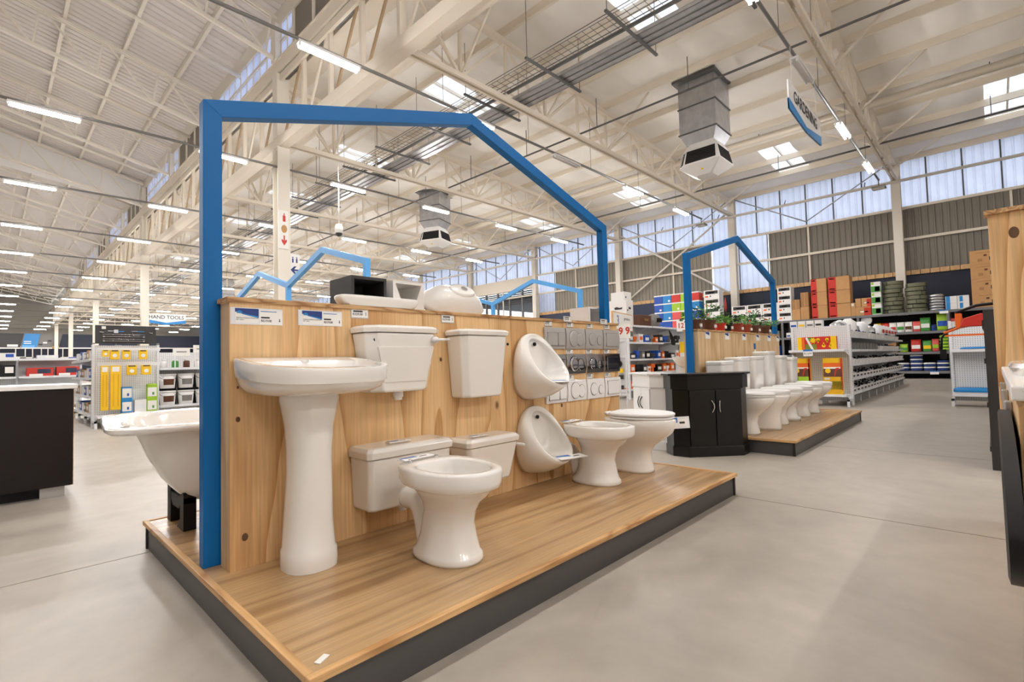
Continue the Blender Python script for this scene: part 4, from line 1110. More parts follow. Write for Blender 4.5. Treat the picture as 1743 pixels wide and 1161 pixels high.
# ------------------------------------------------------------------ shop shelving
def gondola(name, lab, loc, rz, L_, D_, H_, shelves, m='shelf_white', back='pegboard', both=False, bays=1, foot=.16, lip=.04, sd=None):
    """front faces -y; x runs 0..L_; shelf depth D_ ; back board at y = D_"""
    t = thing(name, lab, 'shelving', loc, rz)
    B(0, L_, D_, D_+.03, foot*.5, H_).build('back_board', back, t)
    for i in range(bays+1):
        x = L_*i/bays
        up_ = B(x-.02, x+.02, D_-.04, D_+.06, 0, H_+.01).build('upright', m, t)
        if i in (0, bays):
            sl = MB()
            for k in range(int(H_/.06)): sl.box(x-.0215, x+.0215, D_-.025, D_-.015, .08+.06*k, .105+.06*k)
            sl.build('upright_slots', 'midgrey', up_)
        B(x-.02, x+.02, .02, .06, 0, foot-.02).build('foot', m, t)
        B(x-.02, x+.02, .02, D_-.04, foot-.06, foot-.02).build('base_arm', m, t)
    for z in shelves:
        d0 = 0 if (sd is None or z < .3) else sd
        for i in range(bays):
            a, b = L_*i/bays+.021, L_*(i+1)/bays-.021
            s_ = B(a, b, d0, D_-.001, z-.025, z).build('shelf', m, t)
            B(a, b, d0-.012, d0-.0005, z-.035, z+.012).build('ticket_strip', m, s_)
            for xx in (a, b-.004): MB().extr([(d0+.03, z-.026), (D_-.01, z-.026), (D_-.01, z-.12)], 'x', xx, xx+.004).build('bracket', m, s_)
    B(0, L_, .03, .04, .0, foot-.03).build('kick_plate', 'midgrey', t) if foot > .18 else None
    return t
# poster endcap of the garden aisle, facing the camera side (-x)
ex, ey = 11.42, 2.96
t = gondola('endcap_shelf', 'white endcap shelf with yellow and red boxes behind the row of toilets', (ex-.42, 2.96, 0), -PI/2, .98, .42, 1.54, (.22, 1.07), sd=.02)
def printed_box(name, dims, loc, rz, m, lab, cat, patches, group=None, rx=0, ry=0):
    t = thing(name, lab, cat, loc, rz, group, rx=rx, ry=ry)
    a, d, h = dims
    B(-a/2, a/2, 0, d, 0, h).build('carton_body', m, t)
    for (nm, x0, x1, z0, z1, pm) in patches:
        B(a*x0-a/2, a*x1-a/2, -.004, 0, h*z0, h*z1).build(nm, pm, t)
    return t
def poster_box(y, lab, rz, lean, lower):
    t = printed_box('trimmer_box', (.32, .1, .70), (ex-.31, y, .222), -PI/2+rz, 'yellow_d', lab, 'box',
        [('yellow_header', .03, .80, .86, .975, 'yellow'), ('red_header', .03, .97, .745, .86, 'orange'), ('title_strip', .06, .9, .70, .745, 'paper'), ('photo_panel', .03, .97, .48, .70, 'pot_brown'),
         ('lower_field', .03, .97, .12, .48, lower), ('grass_patch', .35, .97, .14, .36, 'olive'), ('side_stripe', .9, 1.0, .12, .98, 'red'), ('white_label', .08, .34, .40, .455, 'paper')], ry=0)
    for nm, pts, m in (('round_badge', [(.045*math.cos(2*PI*k/16)-.075, .45+.045*math.sin(2*PI*k/16)) for k in range(16)], 'yellow'),
                       ('tool_picture', [(.02, .35), (.04, .35), (.07, .47), (.12, .48), (.1, .51), (.05, .50)], 'red'),
                       ('sun_mark', [(.03*math.cos(2*PI*k/10), .66+.03*math.sin(2*PI*k/10)) for k in range(10)], 'yellow')):
        MB().extr(pts, 'y', -.006, -.003).build(nm, m, t)
    t.rotation_euler = (-.1 if lean else 0, 0, -PI/2+rz)
    if lean: t.location.x -= .06
    return t
poster_box(2.76, 'upright yellow and red trimmer box with pale green field on the endcap shelf', 0, False, 'lime')
poster_box(2.22, 'leaning yellow and red trimmer box with olive field on the endcap shelf', .06, True, 'yellow_d')
t = printed_box('tool_set_box', (.66, .1, .26), (ex-.3, 2.47, 1.072), -PI/2, 'red', 'long red and yellow tool set box on the upper endcap shelf', 'box',
    [('yellow_end', .0, .11, 0, 1, 'yellow'), ('orange_band', .11, .19, 0, 1, 'orange'), ('yellow_end', .86, 1, 0, 1, 'yellow'), ('green_leafage', .2, .5, .05, .45, 'olive'), ('green_leafage', .28, .42, .7, .95, 'green')])
for k, (u, z) in enumerate(((.03, .2), (.12, .08), (.18, .2), (.235, .07))):
    MB().tube([(u, -.006, z), (u, -.004, z)], .032, 12).build('yellow_disc', 'yellow', t); B(u-.01, u+.01, -.006, -.003, min(z, .14)-.0, max(z, .14)).build('yellow_handle', 'yellow', t)
MB().extr([(-.19, .24), (-.16, .26), (-.05, .02), (-.09, .01)], 'y', -.007, -.003).build('tool_picture', 'paper', t)
MB().extr([(-.06+.07*(1 if k % 2 else .5)*math.cos(2*PI*k/16), .19+.07*(1 if k % 2 else .5)*math.sin(2*PI*k/16)) for k in range(16)], 'y', -.008, -.005).build('starburst', 'yellow', t)
t = thing('price_ticket', 'blue topped price card hanging from the upper endcap shelf', 'price ticket', (ex-.415, 2.60, .96), -PI/2)
B(-.08, .08, -.003, 0, 0, .13).build('card', 'paper', t); B(-.08, .08, -.005, -.003, .095, .13).build('blue_band', 'label_blue', t); text('price_text', 'R1299', .05, 'ink', t, (0, -.0035, .045), depth=.0005)

# garden aisle shelving with white bins
GX0, GL = 11.53, 7.85
t = gondola('aisle_shelving', 'long white aisle shelving stacked with white bins of black fittings', (GX0, 2.0, 0), 0, GL, .45, 1.42, (.22, .50, .78, 1.06, 1.34), bays=8, foot=.19)
rnd = random.Random(3)
def bin_me():
    a, d, h = .165, .34, .13
    return MB().add([(-a,0,0),(a,0,0),(a,d,0),(-a,d,0),(-a-.01,-.02,h*.75),(a+.01,-.02,h*.75),(a+.01,d,h),(-a-.01,d,h),(-a,.012,.01),(a,.012,.01),(a,d-.01,.01),(-a,d-.01,.01),(-a,0,h*.75),(a,0,h*.75),(a,d-.01,h),(-a,d-.01,h)],
        [(0,3,2,1),(0,1,5,4),(1,2,6,5),(2,3,7,6),(3,0,4,7),(8,9,10,11),(8,12,13,9),(9,13,14,10),(10,14,15,11),(11,15,12,8),(4,5,13,12),(5,6,14,13),(6,7,15,14),(7,4,12,15)])
def fit_me(seed):
    def f():
        r = random.Random(seed); mb = MB()
        for k in range(14):
            p = Vector((r.uniform(-.14, .14), r.uniform(.02, .3), r.uniform(.05, .11)))
            q = p+Vector((r.uniform(-.06, .06), r.uniform(-.06, .06), r.uniform(0, .05)))
            mb.beam(p, q+Vector((.02, 0, 0)), .022, .022)
        return mb
    return f
SH = ('lowest', 'second', 'third', 'fourth', 'top')
for si, z in enumerate((.22, .50, .78, 1.06, 1.34)):
    nb = 20 if si < 3 else 18
    for k in range(nb):
        x = GX0+.22+k*.386
        if si == 3 and k < 9:
            tt = thing('storage_box', 'grey storage box on the fourth shelf of the aisle shelving, %s from the endcap' % nth(k+1), 'box', (x, 2.02, z+.001), group='clear storage boxes')
            cbox('box_body', (.33, .3, .135), 'midgrey', tt, (0, .16, 0)); cbox('box_lid', (.345, .31, .02), 'galv_dark', tt, (0, .16, .1355)); continue
        tt = thing('parts_bin', 'parts bin with black fittings, %s along the %s shelf of the aisle shelving' % (nth(k+1), SH[si]), 'bin', (x, 2.005, z+.001), group='parts bins')
        cmesh('bin', 'bin', bin_me, 'white', tt, smooth=False)
        tag(cmesh('fit%d' % (k % 5), 'fittings', fit_me(k % 5), ('black', 'darkgrey', 'black', 'ink_blue')[(k+si) % 4] if si == 4 else 'black', tt, smooth=False), kind='stuff')
        if si < 2: cbox('bin_label', (.2, .003, .05), 'darkgrey', tt, (0, -.012, .03))
for k in range(9):   # packs on top by the far end and small boxes by the endcap
    if k < 4:
        tt = thing('bulb_box', 'small white box with %s print on top of the aisle shelving, %s from the endcap' % (('blue', 'yellow', 'grey', 'black')[k], nth(k+1)), 'box', (11.55, 2.95-.15*k, 1.545), 0)
        cbox('carton_body', (.15, .13, .13), 'white', tt); B(-.078, -.075, -.05, .05, .02, .06).build('print', ('royal', 'yellow', 'midgrey', 'ink')[k], tt)
    else:
        x = 16.2+.55*(k-4)
        tt = thing('clear_bag', 'clear bag of red fittings on top of the aisle shelving, %s from the far end' % nth(9-k), 'bag', (x, 2.2, 1.475), 0)
        cmesh('bagc', 'bag_body', lambda: MB().loft([ring(0,0,zz,a,b,n=12,p=3) for zz,a,b in ((0,.2,.13),(.04,.22,.15),(.16,.2,.13),(.22,.08,.06),(.26,.1,.04))]), 'shelf_white', tt)
        cbox('bag_print', (.26, .004, .09), 'red', tt, (0, -.152, .03))
for k in range(7):
    tt = thing('silver_pack', 'silver plastic pack lying on top of the aisle shelving, %s from the endcap' % nth(k+1), 'pack', (12.0+.52*k, 2.28+.06*(k % 2), 1.452), .3*k)
    cmesh('spk%d' % (k % 3), 'pack_body', lambda: MB().loft([ring(0,0,zz,a,b,n=14,p=3) for zz,a,b in ((0,.19,.12),(.03,.21,.14),(.14+.04*(k % 3),.2,.12),(.2+.05*(k % 3),.12,.03))]), ('steel_brush', 'shelf_white', 'white')[k % 3], tt)
    cbox('pack_print', (.2, .004, .07), ('royal', 'ink', 'midgrey')[k % 3], tt, (0, -.142, .03))

# white endcap on the other side of the aisle
t = gondola('endcap_shelf', 'white endcap shelf with blue bags and an orange hedge saw beside the dark rack', (11.85, .56, 0), -PI/2, .95, .42, 1.53, (.22, 1.0), sd=.05)
def bag(name, lab, loc, rz, dims, m, pm, group=None, cat='bag'):
    t = thing(name, lab, cat, loc, rz, group)
    a, d, h = dims
    cmesh('bag%s' % (dims,), 'bag_body', lambda: MB().loft([ring(0, 0, z*h, a/2*k, d/2*k, d/2*k, 20, 3.5, 3.5) for z, k in ((0, .8), (.12, .93), (.45, 1), (.8, .95), (1, .78))]), m, t)
    if pm: cmesh('bagp%s' % (dims,), 'bag_print', lambda: MB().loft([ring(0, 0, z*h, a/2*k, d/2*k, d/2*k, 20, 3.5, 3.5) for z, k in ((.3, .985), (.32, 1.012), (.62, 1.012), (.85, .97), (1.01, .79), (1.02, .6))]), pm, t)
    return t
bag('feed_bag', 'blue and white bag on the bottom of the white endcap shelf', (12.03, .30, .222), -PI/2, (.5, .3, .11), 'white', 'cyan')
bag('feed_bag', 'blue and white bag at the dark rack side of the white endcap shelf', (12.06, -.16, .222), -PI/2, (.38, .3, .16), 'white', 'cyan')
bag('feed_bag', 'flat blue and white bag on the upper shelf of the white endcap', (12.05, .18, 1.002), -PI/2, (.5, .3, .05), 'white', 'cyan')
t = thing('hedge_saw', 'orange and black bow saw lying on the dark rack with its blade upright', 'saw', (10.6, .42, 1.2), 0)
MB().tube([(0, .18, -.18), (0, .17, .0), (0, .10, .12), (0, -.12, .2), (0, -.45, .19)], .016, 8).build('frame', 'black', t, smooth=True)
MB().tube([(0, .14, .08), (0, -.05, .16), (0, -.2, .19)], .022, 8).build('grip', 'orange', t, smooth=True)
B(-.01, .01, .12, .2, -.34, -.18).build('handle', 'black', t); B(-.006, .006, -.4, .12, .02, .05).build('blade', 'orange', t)

# dark rack seen end on at the aisle side
t = thing('dark_rack', 'dark grey steel rack seen end on beside the plywood vanity unit', 'rack', (5.8, -.42, 0))
for x in (0, 2.6, 5.2):
    for y in (.04, .44): B(x-.04, x+.04, y-.03, y+.03, 0, 1.33 if x == 0 else 1.18).build('upright', 'rack_grey' if x else 'darkgrey', t)
B(-.045, -.035, .0, .47, .0, 1.33).build('end_panel', 'darkgrey', t)
for z in (.18, .55, .92, 1.22):
    B(.045, 5.2, .0, .48, z-.04, z).build('shelf', 'darkgrey', t)
B(.05, 5.2, .0, .48, 1.221, 1.25).build('top_board', 'darkgrey', t)
for k in range(4):
    tt = thing('tool_case', 'dark tool case on the dark rack, %s from the plywood vanity end' % nth(k+1), 'case', (6.15+.5*k+(.45 if k > 3 else 0), -.2, (.18, .55)[k % 2]+.001), 0)
    cbox('case_body', (.4, .36, .24), 'black', tt); B(-.1, .1, -.21, -.18, .2, .22).build('handle', ('orange', 'darkgrey', 'yellow')[k % 3], tt)
t = thing('chain_saw', 'orange hedge cutter with black guard on top of the dark rack', 'cutter', (7.35, .04, 1.252), -PI/2-.1); t.scale = (.7, .75, .75)
MB().extr([(-.3, 0), (.25, 0), (.32, .08), (.2, .16), (-.05, .18), (-.25, .12)], 'y', -.08, .08).build('engine_body', 'red', t, bevel=.01)
MB().tube([(-.32, 0, .05), (-.34, 0, .22), (-.1, 0, .3), (.25, 0, .32), (.45, 0, .26)], .022, 8).build('top_handle', 'black', t, smooth=True)
B(.3, .9, -.02, .02, .08, .14).build('blade', 'orange', t); B(-.35, -.28, -.06, .06, 0, .2).build('rear_grip', 'orange', t)

# ------------------------------------------------------------------ wall racking along the clad wall
RX = 23.35
bays = [(-1.62, 1.05), (1.05, 3.70), (3.70, 6.40), (6.40, 9.1), (9.1, 11.8), (11.8, 14.5)]
SZ = (.28, .98, 1.72, 2.44)
for bi, (a, b) in enumerate(bays):
    t = thing('wall_rack', 'grey steel wall rack with four long shelves, %s bay counting from the hedge cutter' % nth(bi+1), 'rack', (RX, a, 0), group='wall racks')
    for y in ((.04,) if bi else (.04,))+((b-a-.04,) if bi == len(bays)-1 else ()):
        for x in (.04, 1.1): B(x-.04, x+.04, y-.04, y+.04, 0, 2.435).build('upright', 'rack_grey', t)
    for z in SZ:
        s_ = B(.02, 1.1, .085, b-a-.0, z-.03, z).build('shelf', 'rack_grey', t)
        B(.0, .019, .085, b-a, z-.09, z).build('shelf_beam', 'rack_grey', s_)
    B(1.11, 1.13, .0, b-a, .0, 2.4).build('back_sheet', 'black', t)
def RB(name, cat, y, z, dims, m, lab, patches=(), group=None, x=RX+.06, rz=0):
    """goods on the rack, front towards -x; dims = (width along y, depth, height)"""
    t = thing(name, lab, cat, (x, y, z+.0015), -PI/2+rz, group)
    cbox('carton_body', dims, m, t, (0, dims[1]/2, 0))
    for nm, u0, u1, z0, z1, pm in patches:
        B(dims[0]*(u0-.5), dims[0]*(u1-.5), -.005, -.0004, dims[2]*z0, dims[2]*z1).build(nm, pm, t)
    return t
zt = SZ[3]
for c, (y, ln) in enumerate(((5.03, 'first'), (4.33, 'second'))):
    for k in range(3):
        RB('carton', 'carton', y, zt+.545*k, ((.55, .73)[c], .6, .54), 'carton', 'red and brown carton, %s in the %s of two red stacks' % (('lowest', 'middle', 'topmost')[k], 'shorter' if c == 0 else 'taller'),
           [('red_panel', 0, .38, 0, 1, 'red'), ('white_print', .06, .32, .06, .14, 'paper'), ('white_print', .08, .3, .82, .9, 'paper'), ('tape_or_shade', .38, 1, .965, 1, 'carton_d'), ('shade_line', 0, .38, .97, 1, 'clay')])  # dark top strips paint the shadow gap between stacked cartons, no real tape here
for y, z, d, lab in ((5.57, 0, (.3, .5, .52), 'plain narrow brown carton standing beside the red stacks'), (5.56, .525, (.28, .5, .6), 'plain tall brown carton balanced on the narrow one'), (5.89, 0, (.3, .5, .45), 'plain brown carton next to the white appliance boxes'), (5.89, .455, (.3, .5, .4), 'plain brown carton stacked next to the tall white boxes'),
                     (3.885, 0, (.14, .5, .52), 'slim brown carton with a white sticker beside the taller red stack')):
    RB('carton', 'carton', y, zt+z, d, 'carton_d' if z else 'carton', lab, [('tape_or_shade', .45, .55, 0, 1, 'carton')] + ([('sticker', .2, .7, .75, .95, 'paper')] if d[0] == .14 else []))
for y, z, w_, lab in ((3.56, 0, .5, 'wide brown carton with red corner, under two smaller ones'), (3.71, .34, .18, 'small brown carton standing on end above the red cornered one'), (3.45, .34, .3, 'brown and red carton resting on the wide red cornered one')):
    RB('carton', 'carton', y, zt+z, (w_, .5, .33), 'carton', lab, [('red_corner', .55, 1, .0, .9, 'red'), ('white_print', .3, .8, .35, .5, 'paper')] if w_ > .2 else [])
for k in range(3):
    RB('pump_box', 'box', 3.13, zt+.42*k, (.3, .4, .41), 'white', 'green and white pump box, %s of three beside the hose coils' % ('lowest', 'middle', 'topmost')[k], [('green_field', .02, .98, .05, .6, 'green'), ('blue_picture', .4, .9, .12, .55, 'royal'), ('lime_badge', .04, .3, .75, .95, 'lime')])
def coil_me(): 
    mb = MB()
    for q in range(4):
        for r in (.30, .36):
            mb.tube([(r*math.cos(2*PI*k/20), r*math.sin(2*PI*k/20), .022+.032*q) for k in range(21)], .0175, 6, cap=False)
    return mb
for c, (y, nn) in enumerate(((2.65, 8), (1.97, 7))):
    for k in range(nn):
        t = thing('hose_coil', 'olive hose coil, %s from the shelf in the %s' % (nth(k+1), 'taller hose stack by the pump boxes' if c == 0 else 'lower hose stack by the silver coils'), 'hose', (RX+.46+.03*math.sin(k*2.1), y+.018*math.sin(k*1.7), zt+.002+.157*k), k*.3, 'hose coils'); t.scale = (.84, .84, 1)
        cmesh('coil', 'coil', coil_me, 'hose', t)
        for a in (.5, 2.6, 4.7):
            o = cbox('strap', (.1, .025, .146), 'leaf_dark', t, (.33*math.cos(a), .33*math.sin(a), .002), a)
for k in range(6):
    t = thing('hose_coil', 'small silver coil, %s from the shelf beside the white and blue cartons' % nth(k+1), 'hose', (RX+.4, 1.40, zt+.002+.1*k), k*.4, 'silver coils')
    cmesh('coils', 'coil', lambda: MB().tube([(.17*math.cos(2*PI*k/18), .17*math.sin(2*PI*k/18), .05) for k in range(19)], .048, 8, cap=False), 'steel_brush', t)
for k in range(2):
    RB('carton', 'carton', .83, zt+.235*k, (.62, .4, .23), 'white', 'white carton with blue print, %s of two on the top rack shelf' % ('lower', 'upper')[k], [('blue_print', .02, .2, 0, 1, 'cyan'), ('blue_print', .6, .74, .1, .9, 'cyan'), ('tape_or_shade', .49, .51, 0, 1, 'midgrey')])
for k in range(4):
    RB('carton', 'carton', .05, zt+.49*k, (.78, .6, .485), 'carton', 'large brown carton with dark symbols, %s in the tall stack by the plywood unit' % ('lowest', 'second', 'third', 'topmost')[k], [('symbol', .25, .4, .2, .4, 'carton_d'), ('symbol', .62, .78, .25, .5, 'darkgrey'), ('symbol', .45, .55, .55, .68, 'pot_brown'), ('print_line', .2, .7, .8, .85, 'carton_d')])
# white appliance boxes
def appliance(y, z, w_, h, lab, k): RB('appliance_box', 'box', y, z, (w_, .5, h), 'white', lab, [('black_band', .1, .92, .56, .92, 'darkgrey'), ('title_print', .3, .7, .68, .8, 'paper'), ('orange_mark', .08, .28, .22, .38, 'orange'), ('icon', .4, .47, .25, .42, 'ink')])
for c in range(3):
    for k in range(2): appliance(8.2-.65*c, zt+.405*k, .63, .4, 'appliance box with black band, %s row, %s from the tall appliance column' % (('lower', 'upper')[k], nth(3-c)), k)
for k in range(4): appliance(6.32, zt+.36*k, .52, .355, 'white appliance box with black band, %s in the tall column behind the blue frame' % ('lowest', 'second', 'third', 'topmost')[k], k)
for k in range(4): appliance(9.42, zt+.42*k, .72, .415, 'white appliance box with black band, %s in the column by the coloured tins' % ('lowest', 'second', 'third', 'topmost')[k], k)
# coloured tins / boxes in a block
CC = [['royal', 'royal', 'coral', 'lime', 'royal'], ['royal', 'cyan', 'coral', 'lime', 'royal'], ['royal', 'cyan', 'lime', 'lime', 'cyan'], ['royal', 'cyan', 'red', 'lime', 'red']]
for r in range(4):
    for c in range(5):
        y = 12.12-.47*c
        nm = {'royal': 'deep blue', 'cyan': 'bright blue', 'coral': 'coral', 'lime': 'lime green', 'red': 'red'}[CC[r][c]]
        t = thing('paint_box', '%s paint box with white lid, %s row up, %s from the welding mask' % (nm, nth(r+1), nth(c+1)), 'box', (RX+.05, y, zt+.002+.43*r), -PI/2, 'coloured paint boxes')
        cbox('carton_body', (.45, .45, .36), CC[r][c], t, (0, .225, 0)); cbox('lid', (.46, .46, .06), 'white', t, (0, .225, .36))
        if (r+c) % 2 == 0: B(.06, .16, -.004, 0, .05, .14).build('sticker', 'paper', t)
# bags and goods on lower shelves
rnd = random.Random(11)
GC = [('orange', 'red'), ('paper', 'green'), ('white', 'red'), ('lime', 'green'), ('royal', 'paper'), ('yellow', 'red')]
def upright_bag(y, z, w_, h, m, pm, lab, group=None):
    t = thing('seed_bag', lab, 'bag', (RX+.25, y, z+.001), -PI/2, group)
    cmesh('ub%s' % ((w_, h),), 'bag_body', lambda: MB().loft([ring(0, 0, zz*h, w_/2*k, .09*q, .09*q, 18, 3.5, 3.5) for zz, k, q in ((0, .9, .9), (.1, 1, 1), (.6, .98, 1), (.88, .95, .4), (1, 1, .12))]), m, t)
    B(-w_*.4, w_*.4, -.105, -.05, h*.25, h*.55).build('bag_print', pm, t)
names = {'orange': 'orange', 'paper': 'pale', 'white': 'white', 'lime': 'lime', 'royal': 'blue', 'yellow': 'yellow', 'green': 'green', 'red': 'red'}
for k in range(6):
    m, pm = [('yellow', 'paper'), ('red', 'paper'), ('paper', 'red'), ('paper', 'green'), ('paper', 'pot_brown'), ('coral', 'paper')][k]
    upright_bag(3.16-.235*k, SZ[2], .23, .38, m, pm, '%s upright seed bag on the shelf below the hose coils, %s in its row' % (names.get(m, 'coral'), nth(k+1)))
upright_bag(1.74, SZ[2], .3, .5, 'green', 'paper', 'bright green upright bag on the shelf below the silver coils')
upright_bag(1.26, SZ[2], .34, .62, 'lime', 'royal', 'large lime green bag with blue top below the white and blue cartons')
upright_bag(.88, SZ[2], .34, .42, 'coral', 'lime', 'red and green bag beside the large lime bag')
for k in range(1): bag('flat_bag', 'flat dark blue bag on the shelf below the hose coils', (RX+.62, 1.95-.33*k, SZ[2]+.001), -PI/2, (.3, .4, .1), 'royal', 'ink_blue')
bag('flat_bag', 'blue net bag between the two green bags', (RX+.3, 1.505, SZ[2]+.001), -PI/2, (.16, .3, .22), 'royal', 'ink_blue')
for k in range(4): upright_bag((2.04, 1.72, 1.49, 2.4)[k], SZ[1], (.3, .26, .2, .26)[k], (.45, .4, .45, .3)[k], ('red', 'green', 'coral', 'lime')[k], ('paper', 'yellow', 'lime', 'green')[k], '%s potting bag on the second rack shelf, %s from the aisle shelving' % (('red', 'green and yellow', 'coral and lime', 'lime')[k], nth(k+1)))
RB('carton', 'carton', 2.85, SZ[1], (.5, .5, .4), 'carton_d', 'open brown carton at the end of the aisle shelving on the second shelf up')
for k in range(5): bag('turf_bag', 'bright green flat bag, %s up in the pile beside the white endcap' % nth(k+1), (RX+.35, 1.2, SZ[1]+.001+.115*k), -PI/2, (.36, .42, .115), 'green', 'lime', 'green bags pile')
for c, (y, nn) in enumerate(((2.45, 4), (2.06, 8), (1.69, 4), (1.31, 5))):
    for k in range(nn): bag('soil_bag', 'dark blue flat bag, %s up in the %s pile on the lowest rack shelf' % (nth(k+1), ('first', 'tall second', 'third', 'fourth')[c]), (RX+.35, y, SZ[0]+.001+.074*k), -PI/2, (.36, .42, .074), 'royal' if k % 2 else 'navy', 'paper' if k % 2 else 'ink_blue', 'blue bags pile')
for k in range(4): bag('turf_bag', 'green flat bag, %s up in the pile at the end of the lowest rack shelf' % nth(k+1), (RX+.35, 1.0, SZ[0]+.001+.115*k), -PI/2, (.22, .42, .115), 'green', 'lime')
for k in (0, 8, 13):
    y = 6.22-.17*k; mm = ('white', 'midgrey', 'royal', 'paper', 'black', 'yellow')[k % 6]
    RB('small_box', 'box', y, SZ[2], (.17, .3, .2+.1*((k*7) % 3)), mm, 'small %s box on the third rack shelf behind the endcap, %s along' % (names.get(mm, {'midgrey': 'grey', 'black': 'black'}.get(mm, mm)), nth(k+1)), [('print', .15, .85, .2, .5, ('royal', 'orange', 'ink')[k % 3])])
for k in range(2):
    t = thing('rope_reel', 'round white reel, %s one at the rack upright beside the aisle shelving' % ('lower' if k == 0 else 'upper'), 'reel', (RX+.2, 3.49, SZ[2]+.17+.36*k), 0)
    MB().tube([(-.06, 0, 0), (.06, 0, 0)], .17, 20).build('reel_drum', 'white', t, smooth=True, sharp=.6)
    for s in (-1, 1): MB().tube([(s*.06, 0, 0), (s*.08, 0, 0)], .175, 20).build('reel_flange', 'shelf_white', t, smooth=True, sharp=.6)
for k, (y, z) in enumerate(((1.2, SZ[3]-.13), (1.55, SZ[0]-.12))):
    t = thing('price_ticket', 'blue and white price card hung on the %s rack shelf beam' % ('top' if k == 0 else 'lowest'), 'price ticket', (RX-.006, y, z), -PI/2)
    B(-.12, .12, -.004, 0, 0, .13).build('card', 'paper', t); B(-.12, .12, -.006, -.004, .09, .13).build('blue_band', 'label_blue', t)
# bays further along the wall: rows of assorted goods
for bi in (3,):
    a, b = bays[bi]
    for si, z in enumerate(SZ[:3] if bi < 5 else SZ):
        n_ = 5
        for k in range(n_):
            mm = ('carton', 'white', 'royal', 'midgrey', 'orange', 'carton_d', 'red')[(k*3+si+bi) % 7]
            if bi == 5 and si == 3 and k == 4: continue
            RB('stock_box', 'box', b-.3-k*.5, z, (.44, .45, .3+.06*((k+si) % 3)), mm, '%s stock box, %s shelf of the %s wall rack, %s along' % ({'carton': 'brown', 'white': 'white', 'royal': 'blue', 'midgrey': 'grey', 'orange': 'orange', 'carton_d': 'dark brown', 'red': 'red'}[mm], ('lowest', 'second', 'third', 'top')[si], nth(bi+1), nth(k+1)))
# ------------------------------------------------------------------ tool aisle between the two displays
gx, gy = 11.22, 6.68
t = gondola('tool_shelving', 'white shelving of orange and blue tools seen between the two displays', (gx, gy, 0), 0, 7.6, .48, 1.9, (.22, .62, .98, 1.42, 1.86), bays=6, foot=.19)
rnd = random.Random(5)
TC = {'.22': 0}
cols = [('orange', 'orange'), ('black', 'black'), ('midgrey', 'grey'), ('orange', 'orange'), ('royal', 'blue'), ('white', 'white'), ('darkgrey', 'dark grey')]
for si, z in enumerate((.22, .62, .98, 1.42)):
    x = gx+.12; k = 0
    while x < gx+3.0:
        wd = (.17, .24, .3, .2)[(k+si) % 4]; ht = (.2, .23, .16, .215)[(k*3+si) % 4]; m, cn = cols[(k*5+si*3+(k//3)) % 7]
        t = thing('power_tool', '%s power tool on the %s shelf of the tool shelving, %s along' % (cn, ('lowest', 'second', 'third', 'fourth')[si], nth(k+1)), 'tool box', (x+wd/2, gy+.02, z+.001))
        if k % 3 == 1:
            MB().extr([(-wd*.45, 0), (wd*.1, 0), (wd*.12, ht*.5), (wd*.45, ht*.55), (wd*.45, ht*.95), (-wd*.4, ht), (-wd*.45, ht*.5), (-wd*.2, ht*.45)], 'y', .03, .13).build('tool_body', m, t, bevel=.006)
            B(wd*.45, wd*.5, .06, .1, ht*.68, ht*.8).build('chuck', 'black', t)
        else:
            B(-wd*.45, wd*.45, .01, .3, 0, ht).build('carton_body', m, t); B(-wd*.3, wd*.3, .006, .0098, ht*.3, ht*.7).build('print', 'paper' if m != 'white' else 'orange', t)
        x += wd+.05; k += 1
# goods over the tool shelving
t = thing('welding_mask', 'grey welding mask on top of the tool shelving', 'mask', (12.95, gy+.2, 1.862))
MB().loft([ring(0, 0, z, a, b, b, 20) for z, a, b in ((0, .13, .12), (.06, .18, .17), (.2, .21, .2), (.33, .17, .17), (.38, .06, .06))]).build('shell', 'midgrey', t, smooth=True)
B(-.11, .09, -.22, -.1, .14, .25).build('visor', 'black', t)
t = thing('brown_case', 'dark brown tool case on top of the tool shelving beside the welding mask', 'case', (12.2, gy+.22, 1.862)); B(-.3, .3, -.2, .2, 0, .3).build('case_body', 'pot_brown', t, bevel=.01); B(-.1, .1, -.22, -.2, .14, .2).build('clasp', 'brass', t)
for k in range(2):
    t = thing('black_pennant', 'black pointed display card above the tool shelving, %s one' % ('nearer the mask' if k == 0 else 'nearer the plywood wall'), 'display card', (13.0+1.45*k, gy-.25, 1.36))
    MB().extr([(0, .4), (.12, .0), (.3, -.02), (.38, .1)] if k == 0 else [(0, .38), (.18, .4), (.26, .1), (.5, -.02), (.2, .02)], 'y', 0, .02).build('card', 'black', t)
    B(.1, .13, .02, .26, .02, .05).build('arm', 'galv_dark', t)
zz = 1.872
for k, h in enumerate((.3, .34, .21)):
    t = thing('appliance_box', 'white boxed machine, %s of the stack on the shelving end by the 3 sign' % ('lowest', 'middle', 'topmost')[k], 'box', (11.36+.01*k, gy+.26, zz)); zz += h+.001
    a = .25 if k < 2 else .2
    B(-.17, .17, -a, a, 0, h).build('carton_body', 'white', t)
    if k < 2:
        MB().extr([(-.12, .1), (.08, .1), (.1, .15), (.03, .17), (-.06, .14), (-.14, .15)], 'x', -.176, -.1705).build('machine_print', 'ink', t)
        MB().extr([(-.05, .1), (.05, .1), (.05, .15), (-.05, .16)], 'y', -.256, -.2505).build('machine_print', 'ink', t)
    B(-.12, -.08, -a-.006, -a-.0005, .05, .09).build('icon', 'ink', t)
t = thing('aisle_sign', 'white aisle sign with a blue number 3 at the end of the tool shelving', 'sign', (9.83, 6.24, 1.68), .228)
